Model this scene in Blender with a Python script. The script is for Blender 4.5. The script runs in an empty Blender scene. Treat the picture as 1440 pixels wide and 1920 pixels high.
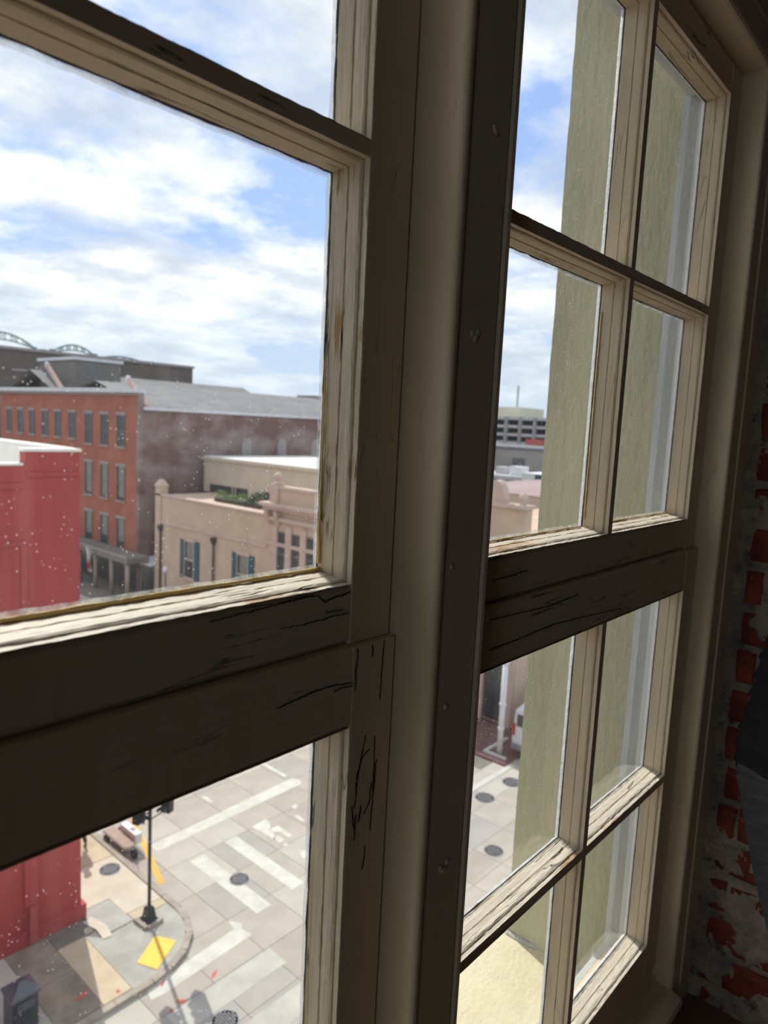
import bpy, bmesh, math, random
from mathutils import Vector, Matrix, noise

scene = bpy.context.scene
COL = scene.collection
random.seed(7)
S = 0.42            # metres per window unit (camera to sash face = one unit)
EYE = 15.0          # camera height above the sidewalk

# ------------------------------------------------------------------ camera
RX = (0.66264027, -0.05916431, 0.74659725)     # world X in camera (right, down, forward)
RY = (-0.74732644, -0.11759246, 0.65396881)
RZ = (0.0491026, -0.99129794, -0.12213656)
cam = bpy.data.cameras.new('camera')
cam.sensor_fit = 'AUTO'; cam.sensor_width = 36.0
cam.lens = 1325.0 / 1920.0 * 36.0
cam.clip_start = 0.02; cam.clip_end = 2000
cam.dof.use_dof = True; cam.dof.focus_distance = 0.82; cam.dof.aperture_fstop = 7.5
camo = bpy.data.objects.new('camera', cam); COL.objects.link(camo)
m = Matrix(((RX[0], -RX[1], -RX[2]), (RY[0], -RY[1], -RY[2]), (RZ[0], -RZ[1], -RZ[2]))).to_4x4()
m.translation = Vector((0, 0, EYE))
camo.matrix_world = m
scene.camera = camo

# ------------------------------------------------------------------ view
scene.view_settings.view_transform = 'Standard'
scene.view_settings.look = 'None'
scene.view_settings.gamma = 1.0
scene.view_settings.use_curve_mapping = False
scene.view_settings.exposure = 0.12
scene.cycles.use_denoising = True
scene.cycles.sample_clamp_indirect = 6.0
scene.cycles.max_bounces = 8
scene.cycles.diffuse_bounces = 4
scene.cycles.transparent_max_bounces = 12
scene.cycles.use_adaptive_sampling = True
scene.cycles.adaptive_threshold = 0.02
scene.cycles.caustics_reflective = False
scene.cycles.caustics_refractive = False

# ------------------------------------------------------------------ node helpers
class NT:
    def __init__(self, tree):
        self.t = tree; tree.nodes.clear()
    def n(self, typ, **kw):
        nd = self.t.nodes.new(typ)
        for k, v in kw.items():
            if k.startswith('i_'):
                nd.inputs[k[2:].replace('_', ' ')].default_value = v
            else:
                setattr(nd, k, v)
        return nd
    def l(self, a, b): self.t.links.new(a, b)
    def math(self, op, a, b=None, clamp=False):
        nd = self.t.nodes.new('ShaderNodeMath'); nd.operation = op; nd.use_clamp = clamp
        for i, v in enumerate((a, b)):
            if v is None: continue
            if isinstance(v, (int, float)): nd.inputs[i].default_value = v
            else: self.l(v, nd.inputs[i])
        return nd.outputs[0]
    def ramp(self, fac, stops, interp='LINEAR'):
        nd = self.t.nodes.new('ShaderNodeValToRGB'); cr = nd.color_ramp; cr.interpolation = interp
        while len(cr.elements) < len(stops): cr.elements.new(0.5)
        for e, (p, c) in zip(cr.elements, stops):
            e.position = p
            e.color = (c, c, c, 1) if isinstance(c, (int, float)) else (*c, 1)
        self.l(fac, nd.inputs[0]); return nd.outputs[0]
    def mix(self, fac, a, b, blend='MIX'):
        nd = self.t.nodes.new('ShaderNodeMix'); nd.data_type = 'RGBA'; nd.blend_type = blend
        if isinstance(fac, (int, float)): nd.inputs[0].default_value = fac
        else: self.l(fac, nd.inputs[0])
        for i, v in ((6, a), (7, b)):
            if isinstance(v, tuple): nd.inputs[i].default_value = (*v, 1)
            else: self.l(v, nd.inputs[i])
        return nd.outputs[2]

# ------------------------------------------------------------------ world: broken cloud
world = bpy.data.worlds.new('sky'); scene.world = world; world.use_nodes = True
W = NT(world.node_tree)
tc = W.n('ShaderNodeTexCoord')
sep = W.n('ShaderNodeSeparateXYZ'); W.l(tc.outputs['Generated'], sep.inputs[0])
zc = W.math('MAXIMUM', sep.outputs[2], 0.0)
den = W.math('ADD', zc, 0.16)
px = W.math('DIVIDE', sep.outputs[0], den); py = W.math('DIVIDE', sep.outputs[1], den)
cmb = W.n('ShaderNodeCombineXYZ'); W.l(px, cmb.inputs[0]); W.l(py, cmb.inputs[1])
n1 = W.n('ShaderNodeTexNoise', i_Scale=1.15, i_Detail=9.0, i_Roughness=0.58, i_Distortion=0.15)
mp = W.n('ShaderNodeMapping'); mp.inputs['Location'].default_value = (3.1, 1.9, 0.4)
W.l(cmb.outputs[0], mp.inputs[0]); W.l(mp.outputs[0], n1.inputs['Vector'])
n2 = W.n('ShaderNodeTexNoise', i_Scale=2.6, i_Detail=6.0, i_Roughness=0.6)
mp2 = W.n('ShaderNodeMapping'); mp2.inputs['Location'].default_value = (-2.2, 5.3, 1.7)
W.l(cmb.outputs[0], mp2.inputs[0]); W.l(mp2.outputs[0], n2.inputs['Vector'])
cover = W.ramp(n1.outputs[0], [(0.36, 0.0), (0.43, 0.7), (0.50, 1.0)])
shade = W.ramp(n2.outputs[0], [(0.34, (0.66, 0.72, 0.84)), (0.46, (0.84, 0.88, 0.95)), (0.56, (1.08, 1.08, 1.08)), (0.66, (1.30, 1.28, 1.24))])
blue = W.ramp(zc, [(0.0, (0.66, 0.78, 0.95)), (0.18, (0.46, 0.64, 1.0)), (0.6, (0.32, 0.50, 1.0))])
skyc = W.mix(cover, blue, shade)
hz = W.ramp(zc, [(0.0, 0.85), (0.20, 0.0)])
skyc = W.mix(hz, skyc, (0.62, 0.74, 0.89))
bg = W.n('ShaderNodeBackground', i_Strength=1.05); W.l(skyc, bg.inputs[0])
wo = W.n('ShaderNodeOutputWorld'); W.l(bg.outputs[0], wo.inputs[0])

# ------------------------------------------------------------------ sun
sl = bpy.data.lights.new('sun', 'SUN'); sl.energy = 4.3; sl.angle = 0.011; sl.color = (1.0, 0.945, 0.86)
slo = bpy.data.objects.new('sun', sl); COL.objects.link(slo)
slo.rotation_euler = Vector((0.216, 0.673, 0.707)).to_track_quat('Z', 'Y').to_euler()
slo.location = (40, 120, 120)

# ------------------------------------------------------------------ materials
MATS = {}
def coords(N, space='Object', scale=(1, 1, 1), loc=(0, 0, 0)):
    t = N.n('ShaderNodeTexCoord'); mpn = N.n('ShaderNodeMapping')
    mpn.inputs['Scale'].default_value = scale; mpn.inputs['Location'].default_value = loc
    N.l(t.outputs[space], mpn.inputs[0]); return mpn.outputs[0]
def mat(name, c1, c2=None, scale=4.0, rough=0.7, bump=0.0, bscale=None, metal=0.0, spec=0.4, stretch=(1, 1, 1), lo=0.35, hi=0.65):
    mt = bpy.data.materials.new(name); mt.use_nodes = True; N = NT(mt.node_tree)
    b = N.n('ShaderNodeBsdfPrincipled'); o = N.n('ShaderNodeOutputMaterial'); N.l(b.outputs[0], o.inputs[0])
    b.inputs['Roughness'].default_value = rough; b.inputs['Metallic'].default_value = metal
    b.inputs['Specular IOR Level'].default_value = spec
    v = coords(N, scale=stretch)
    nz = N.n('ShaderNodeTexNoise', i_Scale=scale, i_Detail=6.0, i_Roughness=0.6); N.l(v, nz.inputs['Vector'])
    N.l(N.ramp(nz.outputs[0], [(lo, c1), (hi, c2 or c1)]), b.inputs['Base Color'])
    if bump:
        nb = N.n('ShaderNodeTexNoise', i_Scale=bscale or scale * 6, i_Detail=5.0, i_Roughness=0.6); N.l(v, nb.inputs['Vector'])
        bp = N.n('ShaderNodeBump', i_Strength=min(1.0, bump), i_Distance=0.01); N.l(nb.outputs[0], bp.inputs['Height'])
        N.l(bp.outputs[0], b.inputs['Normal'])
    MATS[name] = mt; return mt

def paint(name, base, dark, wood, crack=0.5, stretch=(1, 1, 1), bump=0.5, grain=1.0, chip=0.62):
    """old oil paint on timber: grain ridges, hairline cracks, small chips to wood; stretch squeezes the pattern along the timber"""
    mt = bpy.data.materials.new(name); mt.use_nodes = True; N = NT(mt.node_tree)
    b = N.n('ShaderNodeBsdfPrincipled'); o = N.n('ShaderNodeOutputMaterial'); N.l(b.outputs[0], o.inputs[0])
    b.inputs['Roughness'].default_value = 0.55; b.inputs['Specular IOR Level'].default_value = 0.35
    v = coords(N, scale=stretch)
    big = N.n('ShaderNodeTexNoise', i_Scale=9.0, i_Detail=3.0, i_Roughness=0.6); N.l(coords(N), big.inputs['Vector'])
    gr = N.n('ShaderNodeTexNoise', i_Scale=160.0, i_Detail=4.0, i_Roughness=0.65); N.l(v, gr.inputs['Vector'])
    wv = N.n('ShaderNodeTexNoise', i_Scale=55.0, i_Detail=3.0, i_Roughness=0.5, i_Distortion=0.6); N.l(v, wv.inputs['Vector'])
    # crack lines where the mid-scale noise crosses its middle, only in worn zones
    ln = N.math('ABSOLUTE', N.math('SUBTRACT', wv.outputs[0], 0.5))
    line = N.ramp(ln, [(0.0, 1.0), (0.012, 0.0)])
    zone = N.ramp(big.outputs[0], [(0.50, 0.0), (0.58, 1.0)])
    cr = N.math('MULTIPLY', N.math('MULTIPLY', line, zone), crack)
    chipn = N.n('ShaderNodeTexNoise', i_Scale=40.0, i_Detail=4.0, i_Roughness=0.7); N.l(v, chipn.inputs['Vector'])
    chips = N.math('MULTIPLY', N.ramp(chipn.outputs[0], [(chip, 0.0), (chip + 0.02, 1.0)]), zone)
    c = N.ramp(big.outputs[0], [(0.3, tuple(x * 0.9 for x in base)), (0.7, base)])
    c = N.mix(N.ramp(gr.outputs[0], [(0.35, 0.25 * grain), (0.55, 0.0)]), c, tuple(x * 0.72 for x in base))
    c = N.mix(chips, c, wood)
    c = N.mix(cr, c, dark)
    N.l(c, b.inputs['Base Color'])
    h = N.math('ADD', N.math('MULTIPLY', gr.outputs[0], 0.5 * grain), N.math('MULTIPLY', cr, -1.6))
    h = N.math('ADD', h, N.math('MULTIPLY', chips, -0.5))
    h = N.math('ADD', h, N.math('MULTIPLY', chipn.outputs[0], 0.4))
    bp = N.n('ShaderNodeBump', i_Strength=bump, i_Distance=0.0012); N.l(h, bp.inputs['Height']); N.l(bp.outputs[0], b.inputs['Normal'])
    MATS[name] = mt; return mt

CREAM = (0.80, 0.66, 0.46); DK = (0.05, 0.04, 0.03); WOODC = (0.42, 0.25, 0.09)
paint('paint_v', CREAM, DK, WOODC, 0.4, (1, 1, 0.08), 0.5, 0.7, 0.68)
paint('paint_h', CREAM, DK, WOODC, 0.8, (0.07, 1, 1), 0.7, 0.8, 0.66)
paint('paint_smooth_v', (0.74, 0.61, 0.43), DK, WOODC, 0.25, (1, 1, 0.2), 0.15, 0.15, 0.8)
paint('paint_smooth_h', (0.74, 0.61, 0.43), DK, WOODC, 0.25, (0.2, 1, 1), 0.15, 0.15, 0.8)
paint('paint_worn_h', (0.80, 0.72, 0.60), (0.09, 0.07, 0.06), (0.55, 0.36, 0.2), 1.0, (0.07, 1, 1), 1.0, 1.6, 0.58)
paint('paint_worn_v', (0.78, 0.67, 0.50), (0.07, 0.05, 0.04), (0.5, 0.33, 0.14), 1.0, (1, 1, 0.06), 1.0, 1.6, 0.60)
mat('putty', (0.62, 0.66, 0.66), (0.72, 0.76, 0.76), 30, 0.6, 0.4)
mat('bare_wood', (0.78, 0.50, 0.14), (0.88, 0.68, 0.34), 40, 0.6, 0.4, stretch=(0.2, 1, 0.2))
mat('outer_dark_grey', (0.26, 0.29, 0.29), (0.36, 0.39, 0.39), 14, 0.6, 0.3, stretch=(1, 1, 0.2))  # darker grey for the outer bead strip
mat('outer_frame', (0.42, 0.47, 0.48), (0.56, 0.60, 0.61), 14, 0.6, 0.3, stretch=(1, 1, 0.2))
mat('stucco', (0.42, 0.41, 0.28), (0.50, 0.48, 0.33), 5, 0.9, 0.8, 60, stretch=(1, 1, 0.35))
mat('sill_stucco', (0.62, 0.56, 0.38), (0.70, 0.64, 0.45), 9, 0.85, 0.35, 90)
mat('plaster', (0.40, 0.36, 0.29), (0.52, 0.47, 0.38), 8, 0.9, 0.6, 60)
mat('room_wall', (0.15, 0.085, 0.055), (0.21, 0.125, 0.085), 3, 0.9, 0.4)
mat('room_floor', (0.14, 0.10, 0.07), (0.19, 0.14, 0.10), 3, 0.6, 0.2, stretch=(0.2, 3, 1))
mat('room_ceiling', (0.20, 0.18, 0.155), (0.25, 0.225, 0.19), 3, 0.9)

def brick_material():
    mt = bpy.data.materials.new('old_brick'); mt.use_nodes = True; N = NT(mt.node_tree)
    b = N.n('ShaderNodeBsdfPrincipled'); o = N.n('ShaderNodeOutputMaterial'); N.l(b.outputs[0], o.inputs[0])
    b.inputs['Roughness'].default_value = 0.85
    v = coords(N)
    a = N.n('ShaderNodeTexNoise', i_Scale=14.0, i_Detail=6.0, i_Roughness=0.65); N.l(v, a.inputs['Vector'])
    s = N.n('ShaderNodeTexNoise', i_Scale=30.0, i_Detail=7.0, i_Roughness=0.7); N.l(coords(N, loc=(4, 2, 9)), s.inputs['Vector'])
    c = N.ramp(a.outputs[0], [(0.3, (0.13, 0.026, 0.014)), (0.6, (0.27, 0.055, 0.03))])
    c = N.mix(N.ramp(s.outputs[0], [(0.57, 0.0), (0.60, 0.85)]), c, (0.42, 0.36, 0.29))
    N.l(c, b.inputs['Base Color'])
    bp = N.n('ShaderNodeBump', i_Strength=0.8, i_Distance=0.004); N.l(s.outputs[0], bp.inputs['Height']); N.l(bp.outputs[0], b.inputs['Normal'])
    MATS['old_brick'] = mt
brick_material()
def mortar_material():
    mt = bpy.data.materials.new('mortar'); mt.use_nodes = True; N = NT(mt.node_tree)
    b = N.n('ShaderNodeBsdfPrincipled'); o = N.n('ShaderNodeOutputMaterial'); N.l(b.outputs[0], o.inputs[0])
    b.inputs['Roughness'].default_value = 0.95
    v = coords(N)
    a = N.n('ShaderNodeTexNoise', i_Scale=9.0, i_Detail=8.0, i_Roughness=0.7); N.l(v, a.inputs['Vector'])
    k = N.n('ShaderNodeTexNoise', i_Scale=22.0, i_Detail=8.0, i_Roughness=0.75); N.l(coords(N, loc=(1, 7, 3)), k.inputs['Vector'])
    c = N.ramp(a.outputs[0], [(0.36, (0.16, 0.16, 0.16)), (0.47, (0.30, 0.25, 0.19)), (0.62, (0.44, 0.37, 0.28))])
    c = N.mix(N.ramp(k.outputs[0], [(0.34, 0.95), (0.46, 0.0)]), c, (0.045, 0.045, 0.045))
    N.l(c, b.inputs['Base Color'])
    bp = N.n('ShaderNodeBump', i_Strength=1.0, i_Distance=0.004); N.l(k.outputs[0], bp.inputs['Height']); N.l(bp.outputs[0], b.inputs['Normal'])
    MATS['mortar'] = mt
mortar_material()

def glass_material(name, seed, dirt):
    mt = bpy.data.materials.new(name); mt.use_nodes = True; N = NT(mt.node_tree)
    o = N.n('ShaderNodeOutputMaterial')
    tr = N.n('ShaderNodeBsdfTransparent'); tr.inputs[0].default_value = (0.97, 0.985, 0.98, 1)
    gl = N.n('ShaderNodeBsdfGlossy', i_Roughness=0.0)
    gm = N.n('ShaderNodeNewGeometry'); dt = N.n('ShaderNodeVectorMath', operation='DOT_PRODUCT')
    N.l(gm.outputs['Incoming'], dt.inputs[0]); N.l(gm.outputs['Normal'], dt.inputs[1])
    ci = N.math('ABSOLUTE', dt.outputs['Value'])
    sch = N.math('ADD', N.math('MULTIPLY', N.math('POWER', N.math('SUBTRACT', 1.0, ci), 5.0), 0.70), 0.03)   # Schlick reflectance
    v = coords(N, loc=(seed, seed * 2.3, seed * 0.7))
    wob = N.n('ShaderNodeTexNoise', i_Scale=9.0, i_Detail=2.0); N.l(v, wob.inputs['Vector'])
    bp = N.n('ShaderNodeBump', i_Strength=0.25, i_Distance=0.004); N.l(wob.outputs[0], bp.inputs['Height']); N.l(bp.outputs[0], gl.inputs['Normal'])
    m1 = N.n('ShaderNodeMixShader'); N.l(sch, m1.inputs[0]); N.l(tr.outputs[0], m1.inputs[1]); N.l(gl.outputs[0], m1.inputs[2])
    df = N.n('ShaderNodeBsdfDiffuse'); df.inputs[0].default_value = (0.72, 0.72, 0.70, 1)
    tl = N.n('ShaderNodeBsdfTranslucent'); tl.inputs[0].default_value = (0.72, 0.72, 0.70, 1)
    md = N.n('ShaderNodeMixShader', i_Fac=0.7); N.l(df.outputs[0], md.inputs[1]); N.l(tl.outputs[0], md.inputs[2])
    film = N.n('ShaderNodeTexNoise', i_Scale=7.0, i_Detail=6.0, i_Roughness=0.6); N.l(v, film.inputs['Vector'])
    f = N.ramp(film.outputs[0], [(0.3, 0.35 * dirt), (0.7, 1.0 * dirt)])
    vo = N.n('ShaderNodeTexVoronoi', i_Scale=230.0); N.l(v, vo.inputs['Vector'])
    pick = N.n('ShaderNodeTexNoise', i_Scale=60.0, i_Detail=2.0); N.l(v, pick.inputs['Vector'])
    sp = N.math('MULTIPLY', N.ramp(vo.outputs['Distance'], [(0.10, 0.5), (0.17, 0.0)]), N.ramp(pick.outputs[0], [(0.52, 0.0), (0.6, 1.0)]))
    st = N.n('ShaderNodeTexNoise', i_Scale=60.0, i_Detail=5.0, i_Roughness=0.7); N.l(coords(N, scale=(1, 1, 0.06), loc=(seed, 0, 0)), st.inputs['Vector'])
    stv = N.ramp(st.outputs[0], [(0.5, 0.0), (0.75, 1.2 * dirt)])
    fac = N.math('ADD', N.math('ADD', f, sp), stv, True)
    m2 = N.n('ShaderNodeMixShader'); N.l(fac, m2.inputs[0]); N.l(m1.outputs[0], m2.inputs[1]); N.l(md.outputs[0], m2.inputs[2])
    N.l(m2.outputs[0], o.inputs[0]); MATS[name] = mt
glass_material('glass_a', 0.0, 0.016)
glass_material('glass_b', 3.7, 0.022)
glass_material('glass_c', 8.1, 0.013)

def smear_material():
    mt = bpy.data.materials.new('smear'); mt.use_nodes = True; N = NT(mt.node_tree); o = N.n('ShaderNodeOutputMaterial')
    v = coords(N); nn = N.n('ShaderNodeTexNoise', i_Scale=90.0, i_Detail=6.0, i_Roughness=0.7); N.l(v, nn.inputs['Vector'])
    c = N.ramp(nn.outputs[0], [(0.35, (0.34, 0.38, 0.40)), (0.65, (0.62, 0.66, 0.67))])
    df = N.n('ShaderNodeBsdfDiffuse'); tl = N.n('ShaderNodeBsdfTranslucent'); N.l(c, df.inputs[0]); N.l(c, tl.inputs[0])
    a = N.n('ShaderNodeMixShader', i_Fac=0.5); N.l(df.outputs[0], a.inputs[1]); N.l(tl.outputs[0], a.inputs[2])
    tr = N.n('ShaderNodeBsdfTransparent'); b = N.n('ShaderNodeMixShader')
    N.l(N.ramp(nn.outputs[0], [(0.30, 0.15), (0.65, 0.75)]), b.inputs[0]); N.l(tr.outputs[0], b.inputs[1]); N.l(a.outputs[0], b.inputs[2]); N.l(b.outputs[0], o.inputs[0]); MATS['smear'] = mt
smear_material()

# ------------------------------------------------------------------ mesh helpers
def P3(x, y, z): return (x, y, z)
class MB:
    """collects faces and links them as one mesh object"""
    def __init__(self): self.v = []; self.f = []; self.fm = []
    def add(self, vs, fs, mi=0):
        o = len(self.v); self.v += [tuple(p) for p in vs]
        self.f += [tuple(i + o for i in q) for q in fs]; self.fm += [mi] * len(fs); return self
    def box(self, x0, x1, y0, y1, z0, z1, mi=0):
        vs = [(x0, y0, z0), (x1, y0, z0), (x1, y1, z0), (x0, y1, z0), (x0, y0, z1), (x1, y0, z1), (x1, y1, z1), (x0, y1, z1)]
        return self.add(vs, [(0, 3, 2, 1), (4, 5, 6, 7), (0, 1, 5, 4), (1, 2, 6, 5), (2, 3, 7, 6), (3, 0, 4, 7)], mi)
    def prism(self, poly, z0, z1, mi=0):
        n = len(poly); vs = [(x, y, z0) for x, y in poly] + [(x, y, z1) for x, y in poly]
        fs = [tuple(range(n - 1, -1, -1)), tuple(range(n, 2 * n))] + [(i, (i + 1) % n, (i + 1) % n + n, i + n) for i in range(n)]
        return self.add(vs, fs, mi)
    def tube(self, pts, r, seg=8, mi=0, cap=True):
        pts = [Vector(p) for p in pts]; rs = r if isinstance(r, (list, tuple)) else [r] * len(pts); vs = []
        for i, p in enumerate(pts):
            d = (pts[min(i + 1, len(pts) - 1)] - pts[max(i - 1, 0)]).normalized()
            a = d.orthogonal().normalized() if abs(d.z) < 0.95 else Vector((1, 0, 0)); a = (a - d * a.dot(d)).normalized(); b = d.cross(a)
            for k in range(seg):
                t = 2 * math.pi * k / seg; vs.append(p + (a * math.cos(t) + b * math.sin(t)) * rs[i])
        fs = [(i * seg + k, i * seg + (k + 1) % seg, (i + 1) * seg + (k + 1) % seg, (i + 1) * seg + k) for i in range(len(pts) - 1) for k in range(seg)]
        if cap: fs += [tuple(range(seg - 1, -1, -1)), tuple((len(pts) - 1) * seg + k for k in range(seg))]
        return self.add(vs, fs, mi)
    def lathe(self, c, prof, seg=14, mi=0):
        return self.tube([(c[0], c[1], c[2] + z) for r, z in prof], [max(r, 1e-3) for r, z in prof], seg, mi)
    def loft(self, secs, mi=0, cap=True):
        n = len(secs[0]); vs = [p for s in secs for p in s]
        fs = [(i * n + k, i * n + (k + 1) % n, (i + 1) * n + (k + 1) % n, (i + 1) * n + k) for i in range(len(secs) - 1) for k in range(n)]
        if cap: fs += [tuple(range(n - 1, -1, -1)), tuple((len(secs) - 1) * n + k for k in range(n))]
        return self.add(vs, fs, mi)
    def build(self, name, mats, parent=None, smooth=False, bevel=0.0):
        me = bpy.data.meshes.new(name); me.from_pydata(self.v, [], self.f)
        for mm in (mats if isinstance(mats, (list, tuple)) else [mats]): me.materials.append(MATS[mm])
        for p, i in zip(me.polygons, self.fm): p.material_index = i; p.use_smooth = bool(smooth)
        bm = bmesh.new(); bm.from_mesh(me)
        bmesh.ops.recalc_face_normals(bm, faces=bm.faces)
        if bevel:
            bmesh.ops.bevel(bm, geom=list(bm.edges), offset=bevel, segments=2, affect='EDGES', profile=0.6)
        if smooth == 'angle':
            for e in bm.edges:
                if len(e.link_faces) == 2 and e.calc_face_angle(0) > 0.30: e.smooth = False
        bm.to_mesh(me); bm.free(); me.update()
        o = bpy.data.objects.new(name, me); COL.objects.link(o)
        if parent: o.parent = parent
        return o
def empty(name, loc=(0, 0, 0), parent=None):
    o = bpy.data.objects.new(name, None); COL.objects.link(o); o.empty_display_size = 0.1
    o.location = loc
    if parent: o.parent = parent
    return o
def tag(o, label, cat, group=None, kind=None):
    o['label'] = label; o['category'] = cat
    if group: o['group'] = group
    if kind: o['kind'] = kind
    return o
def nz(p, s=1.0, k=0): return noise.noise(Vector((p[0] * s + k * 11.3, p[1] * s - k * 5.1, p[2] * s + k * 3.7)))
def copy_part(o, parent, loc):
    c = o.copy(); COL.objects.link(c); c.parent = parent; c.location = loc; return c

# =================================================================== THE WINDOWS (window units, converted with S)
def U(x, y, z): return (x * S, y * S, EYE + z * S)
MB.ubox = lambda self, x0, x1, y0, y1, z0, z1, mi=0: self.box(x0 * S, x1 * S, y0 * S, y1 * S, EYE + z0 * S, EYE + z1 * S, mi)

PROF = [(0.0, 0.0), (0.003, 0.0006), (0.013, 0.0015), (0.0145, 0.0045), (0.019, 0.0075), (0.027, 0.0092), (0.036, 0.0100), (0.044, 0.0112), (0.0455, 0.0085), (0.0475, 0.0085), (0.049, 0.0120), (0.066, 0.0145), (0.083, 0.0175), (0.0865, 0.0165), (0.0865, -0.004)]
PUTTY = [(0.0912, -0.004), (0.0912, 0.0185), (0.108, 0.005), (0.108, -0.004)]
FILM = [(0.0906, 0.010), (0.0906, 0.0290)]
def moulding_side(side, x0, x1, z0, z1, y, prof, amp=0.0012, step=0.012, seed=0):
    """one mitred length of glazing moulding around an opening, its surface slightly uneven"""
    L = (x1 - x0) if side in 'tb' else (z1 - z0); n = max(4, int(L / step)); vs = []; fs = []; m_ = len(prof)
    for i in range(n + 1):
        t = i / n
        for (d, ins) in prof:
            if side in 'tb':
                x = (x0 + ins) + (x1 - x0 - 2 * ins) * t; z = z0 + ins if side == 'b' else z1 - ins
            else:
                z = (z0 + ins) + (z1 - z0 - 2 * ins) * t; x = x0 + ins if side == 'l' else x1 - ins
            w = amp * (nz((x, d * 40, z), 22, seed) * 0.7 + nz((x, d * 60, z), 70, seed + 1) * 0.6)
            if ins < 0: w = 0
            if side == 'b': z += w
            elif side == 't': z -= w
            elif side == 'l': x += w
            else: x -= w
            vs.append(U(x, y + d + (0.5 * w if 0 < d < 0.08 else 0), z))
    for i in range(n):
        for k in range(m_ - 1): fs.append((i * m_ + k, i * m_ + k + 1, (i + 1) * m_ + k + 1, (i + 1) * m_ + k))
    return MB().add(vs, fs)
def worn_box(x0, x1, y0, y1, z0, z1, axis, amp=0.0012, seed=0, bev=0.004):
    """a timber with eased, slightly wavering edges, axis 'x' or 'z' along the grain"""
    a0, a1 = (x0, x1) if axis == 'x' else (z0, z1); n = max(6, int((a1 - a0) / 0.015)); secs = []
    c0, c1 = (z0, z1) if axis == 'x' else (x0, x1)
    ring = [(c0 + bev, y0), (c1 - bev, y0), (c1, y0 + bev), (c1, y1 - bev), (c1 - bev, y1), (c0 + bev, y1), (c0, y1 - bev), (c0, y0 + bev)]
    for i in range(n + 1):
        a = a0 + (a1 - a0) * i / n; s = []
        for j, (c, y) in enumerate(ring):
            w = amp * (nz((a, c, y), 18, seed) + 0.6 * nz((a, c, y), 75, seed + 2))
            if j in (0, 1, 2, 7): y2 = y + w * 0.6; c2 = c + (w if c > (c0 + c1) / 2 else -w) * 0.5
            else: y2, c2 = y, c
            s.append(U(a, y2, c2) if axis == 'x' else U(c2, y2, a))
        secs.append(s)
    return MB().loft(secs)

def make_sash(win, name, y, xs, zs, jl, jr, zbot, ztop, seed, worn):
    """xs: two (x0,x1) openings, zs: two (z0,z1) openings lower then upper; jl/jr outer edges"""
    sash = empty(name, U((jl + jr) / 2, y, zbot), win)
    off = sash.location
    def done(o):
        o.parent = sash; o.matrix_parent_inverse = Matrix.Translation(-Vector(off)); return o
    yb = y + 0.106
    done(worn_box(jl, xs[0][0], y, yb, zbot, ztop, 'z', seed=seed).build('stile', 'paint_v', smooth=False))
    done(worn_box(xs[1][1], jr, y, yb, zbot, ztop, 'z', seed=seed + 1).build('stile', 'paint_v', smooth=False))
    done(worn_box(xs[0][0] + .0005, xs[1][1] - .0005, y + .0008, yb, zbot, zs[0][0], 'x', 0.0024, seed=seed + 2, bev=0.012 if name == 'upper_sash' else 0.005).build('bottom_rail', 'paint_h'))
    done(worn_box(xs[0][0] + .0005, xs[1][1] - .0005, y + .0008, yb, zs[1][1], ztop, 'x', 0.0024, seed=seed + 3, bev=0.008 if name == 'lower_sash' else 0.004).build('top_rail', 'paint_h'))
    done(worn_box(xs[0][0] + .0005, xs[1][1] - .0005, y, yb, zs[0][1], zs[1][0], 'x', seed=seed + 4, bev=0.002).build('muntin', 'paint_h'))
    for r, (z0, z1) in enumerate(zs):
        done(worn_box(xs[0][1], xs[1][0], y + .0003, yb, z0 + .0005, z1 - .0005, 'z', seed=seed + 5 + r, bev=0.002).build('muntin', 'paint_v'))
    k = 0
    for ci, (x0, x1) in enumerate(xs):
        for ri, (z0, z1) in enumerate(zs):
            for side in 'tblr':
                hor = side in 'tb'
                mt = ('paint_worn_h' if side == 'b' else 'paint_h') if hor else ('paint_worn_v' if (side == 'r' and ci == 1 and worn) else 'paint_v')
                amp = 0.0022 if side == 'b' else (0.0016 if (side == 'r' and worn) else 0.0008)
                done(moulding_side(side, x0, x1, z0, z1, y, PROF, amp, 0.010 if worn else 0.014, seed + k).build('glazing_moulding', mt, smooth='angle'))
                done(moulding_side(side, x0, x1, z0, z1, y, PUTTY, 0.003, 0.02, seed + 40 + k).build('putty', 'putty'))
                done(moulding_side(side, x0, x1, z0, z1, y, FILM, 0.0040, 0.028, seed + 80 + k).build('paint_smear', 'smear'))
                k += 1
            done(MB().ubox(x0 + .010, x1 - .010, y + .0868, y + .0902, z0 + .010, z1 - .010).build('pane', ['glass_a', 'glass_b', 'glass_c'][(ci + ri + seed) % 3]))
    return sash

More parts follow.
